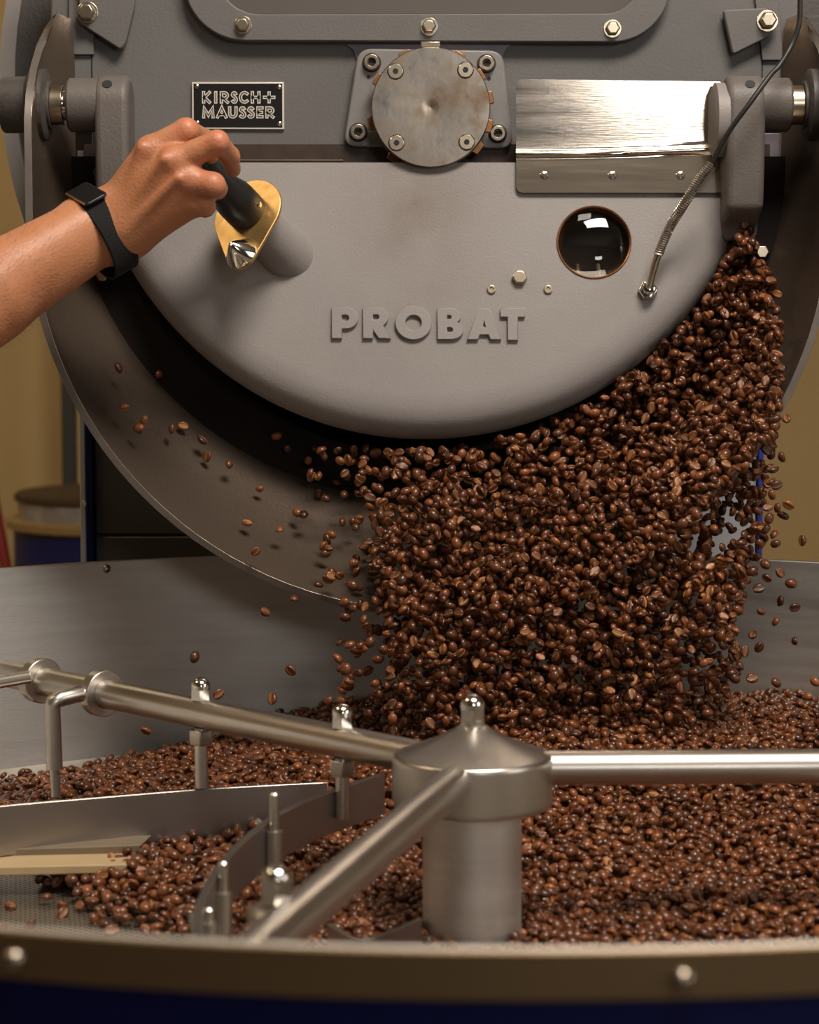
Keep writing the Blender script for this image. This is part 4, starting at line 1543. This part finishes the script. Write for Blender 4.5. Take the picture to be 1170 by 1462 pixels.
bean_singles(P_, rotations(len(P_)), BL * RNG.uniform(.9, 1.1, len(P_)), 'stray roasted coffee bean flying clear of the stream past the bright blue frame edge', 'stray beans beside the stream')


# ---- bed in the tray
def bed_t(x, y):
    tb = np.interp(x, [-.45, -.36, -.25, -.12, 0, .1, .3, .55], [.001, .002, .012, .034, .056, .062, .062, .068])
    tf = np.interp(x, [-.45, -.30, -.15, .0, .1, .3, .55], [.010, .012, .014, .010, .008, .016, .022])
    s = np.clip((y - 1.30) / .50, 0, 1)
    s = s * s * (3 - 2 * s)
    m_ = np.exp(-((x - .12) / .16) ** 2 - ((y - 1.66) / .10) ** 2) * .022
    return tf * (1 - s) + tb * s + m_ + .003 * np.sin(x * 41) * np.sin(y * 37 + 1)


xs_, ys_ = [], []
st = .0056
yy = 1.02
row = 0
while yy < Yfar:
    hw = .245 * yy + .02
    xr_ = np.arange(-hw, hw, st * 1.12)
    xs_.append(xr_ + RNG.normal(0, st * .3, len(xr_)) + (row % 2) * st * .5)
    ys_.append(np.full(len(xr_), yy) + RNG.normal(0, st * .3, len(xr_)))
    yy += st
    row += 1
bxs, bys = np.concatenate(xs_), np.concatenate(ys_)
rad = np.hypot(bxs - XC, bys - YC)
ok = (rad < RT - np.where(bxs < -.17, .03, .012)) & (rad > rcol + .005)
bxs, bys = bxs[ok], bys[ok]
bt = bed_t(bxs, bys)
px_, py_ = to_px(np.stack([bxs, bys, np.full(len(bxs), ZF)], 1))
# bare sieve at the front left, thinning towards it
bd = np.interp(py_, [1180, 1205, 1235, 1262, 1290, 1325, 1350], [-80, 150, 150, 70, 90, 190, 260])
edge = ramp(px_ - bd + RNG.normal(0, 18, len(px_)), -30, 90)
edge = np.where(py_ < 1195, 1.0, edge)
keep = RNG.random(len(px_)) < np.where(edge < .02, .03, .25 + .75 * edge)
bt = np.where(edge < .05, .003, bt * (.25 + .75 * edge))
bz = ZF + bt
# not visible: behind the near rim or out of frame
px2, py2 = to_px(np.stack([bxs, bys, bz], 1))
keep &= (py2 < 1460) & (px2 > -130) & (px2 < 1300)
bxs, bys, bz, edge = bxs[keep], bys[keep], bz[keep], edge[keep]
nb = len(bxs)
lift = RNG.uniform(-.0058, .0036, nb) * np.clip(edge + .1, 0, 1)
Pb = np.stack([bxs, bys, np.maximum(bz + lift, ZF + .003)], 1)
# loose second layer, only where the bed is deep
ex = RNG.random(nb) < .28 * (edge > .9)
Pb2 = Pb[ex] + np.stack([RNG.normal(0, .003, ex.sum()), RNG.normal(0, .003, ex.sum()), RNG.uniform(.002, .0045, ex.sum())], 1)
Pb = np.concatenate([Pb, Pb2])
nb = len(Pb)
Rb = rotations(nb, .30)
Sb = BL * RNG.uniform(.88, 1.12, nb)
px3, py3 = to_px(Pb)
front = (py3 < 1318) & (px3 > 10) & (px3 < 1160)
score = np.where(front, Pb[:, 1] - Pb[:, 2] * .8 + RNG.uniform(0, .05, nb), 99)
# spread over left and right of the hub
cand = np.argsort(score)
hid = (np.abs(px3 - 674) < 85) & (py3 > 1060)
cand = [i for i in cand if not hid[i]][:145]
cs = set(int(i) for i in cand)
rest = np.array([i for i in range(nb) if i not in cs])
cand = np.array(cand)
bean_singles(Pb[cand], Rb[cand], Sb[cand], 'roasted brown coffee bean lying in the bed of the cooling tray', 'beans in the cooling tray')
o = bean_mass('bean_bed', Pb[rest], Rb[rest], Sb[rest])
tag(o, 'deep bed of roasted coffee beans heaped in the cooling tray', 'beans', None, 'stuff')
print('beans: falling', nfall, 'bed', nb, 'tray', RT, YC, 'hand', len(hv))
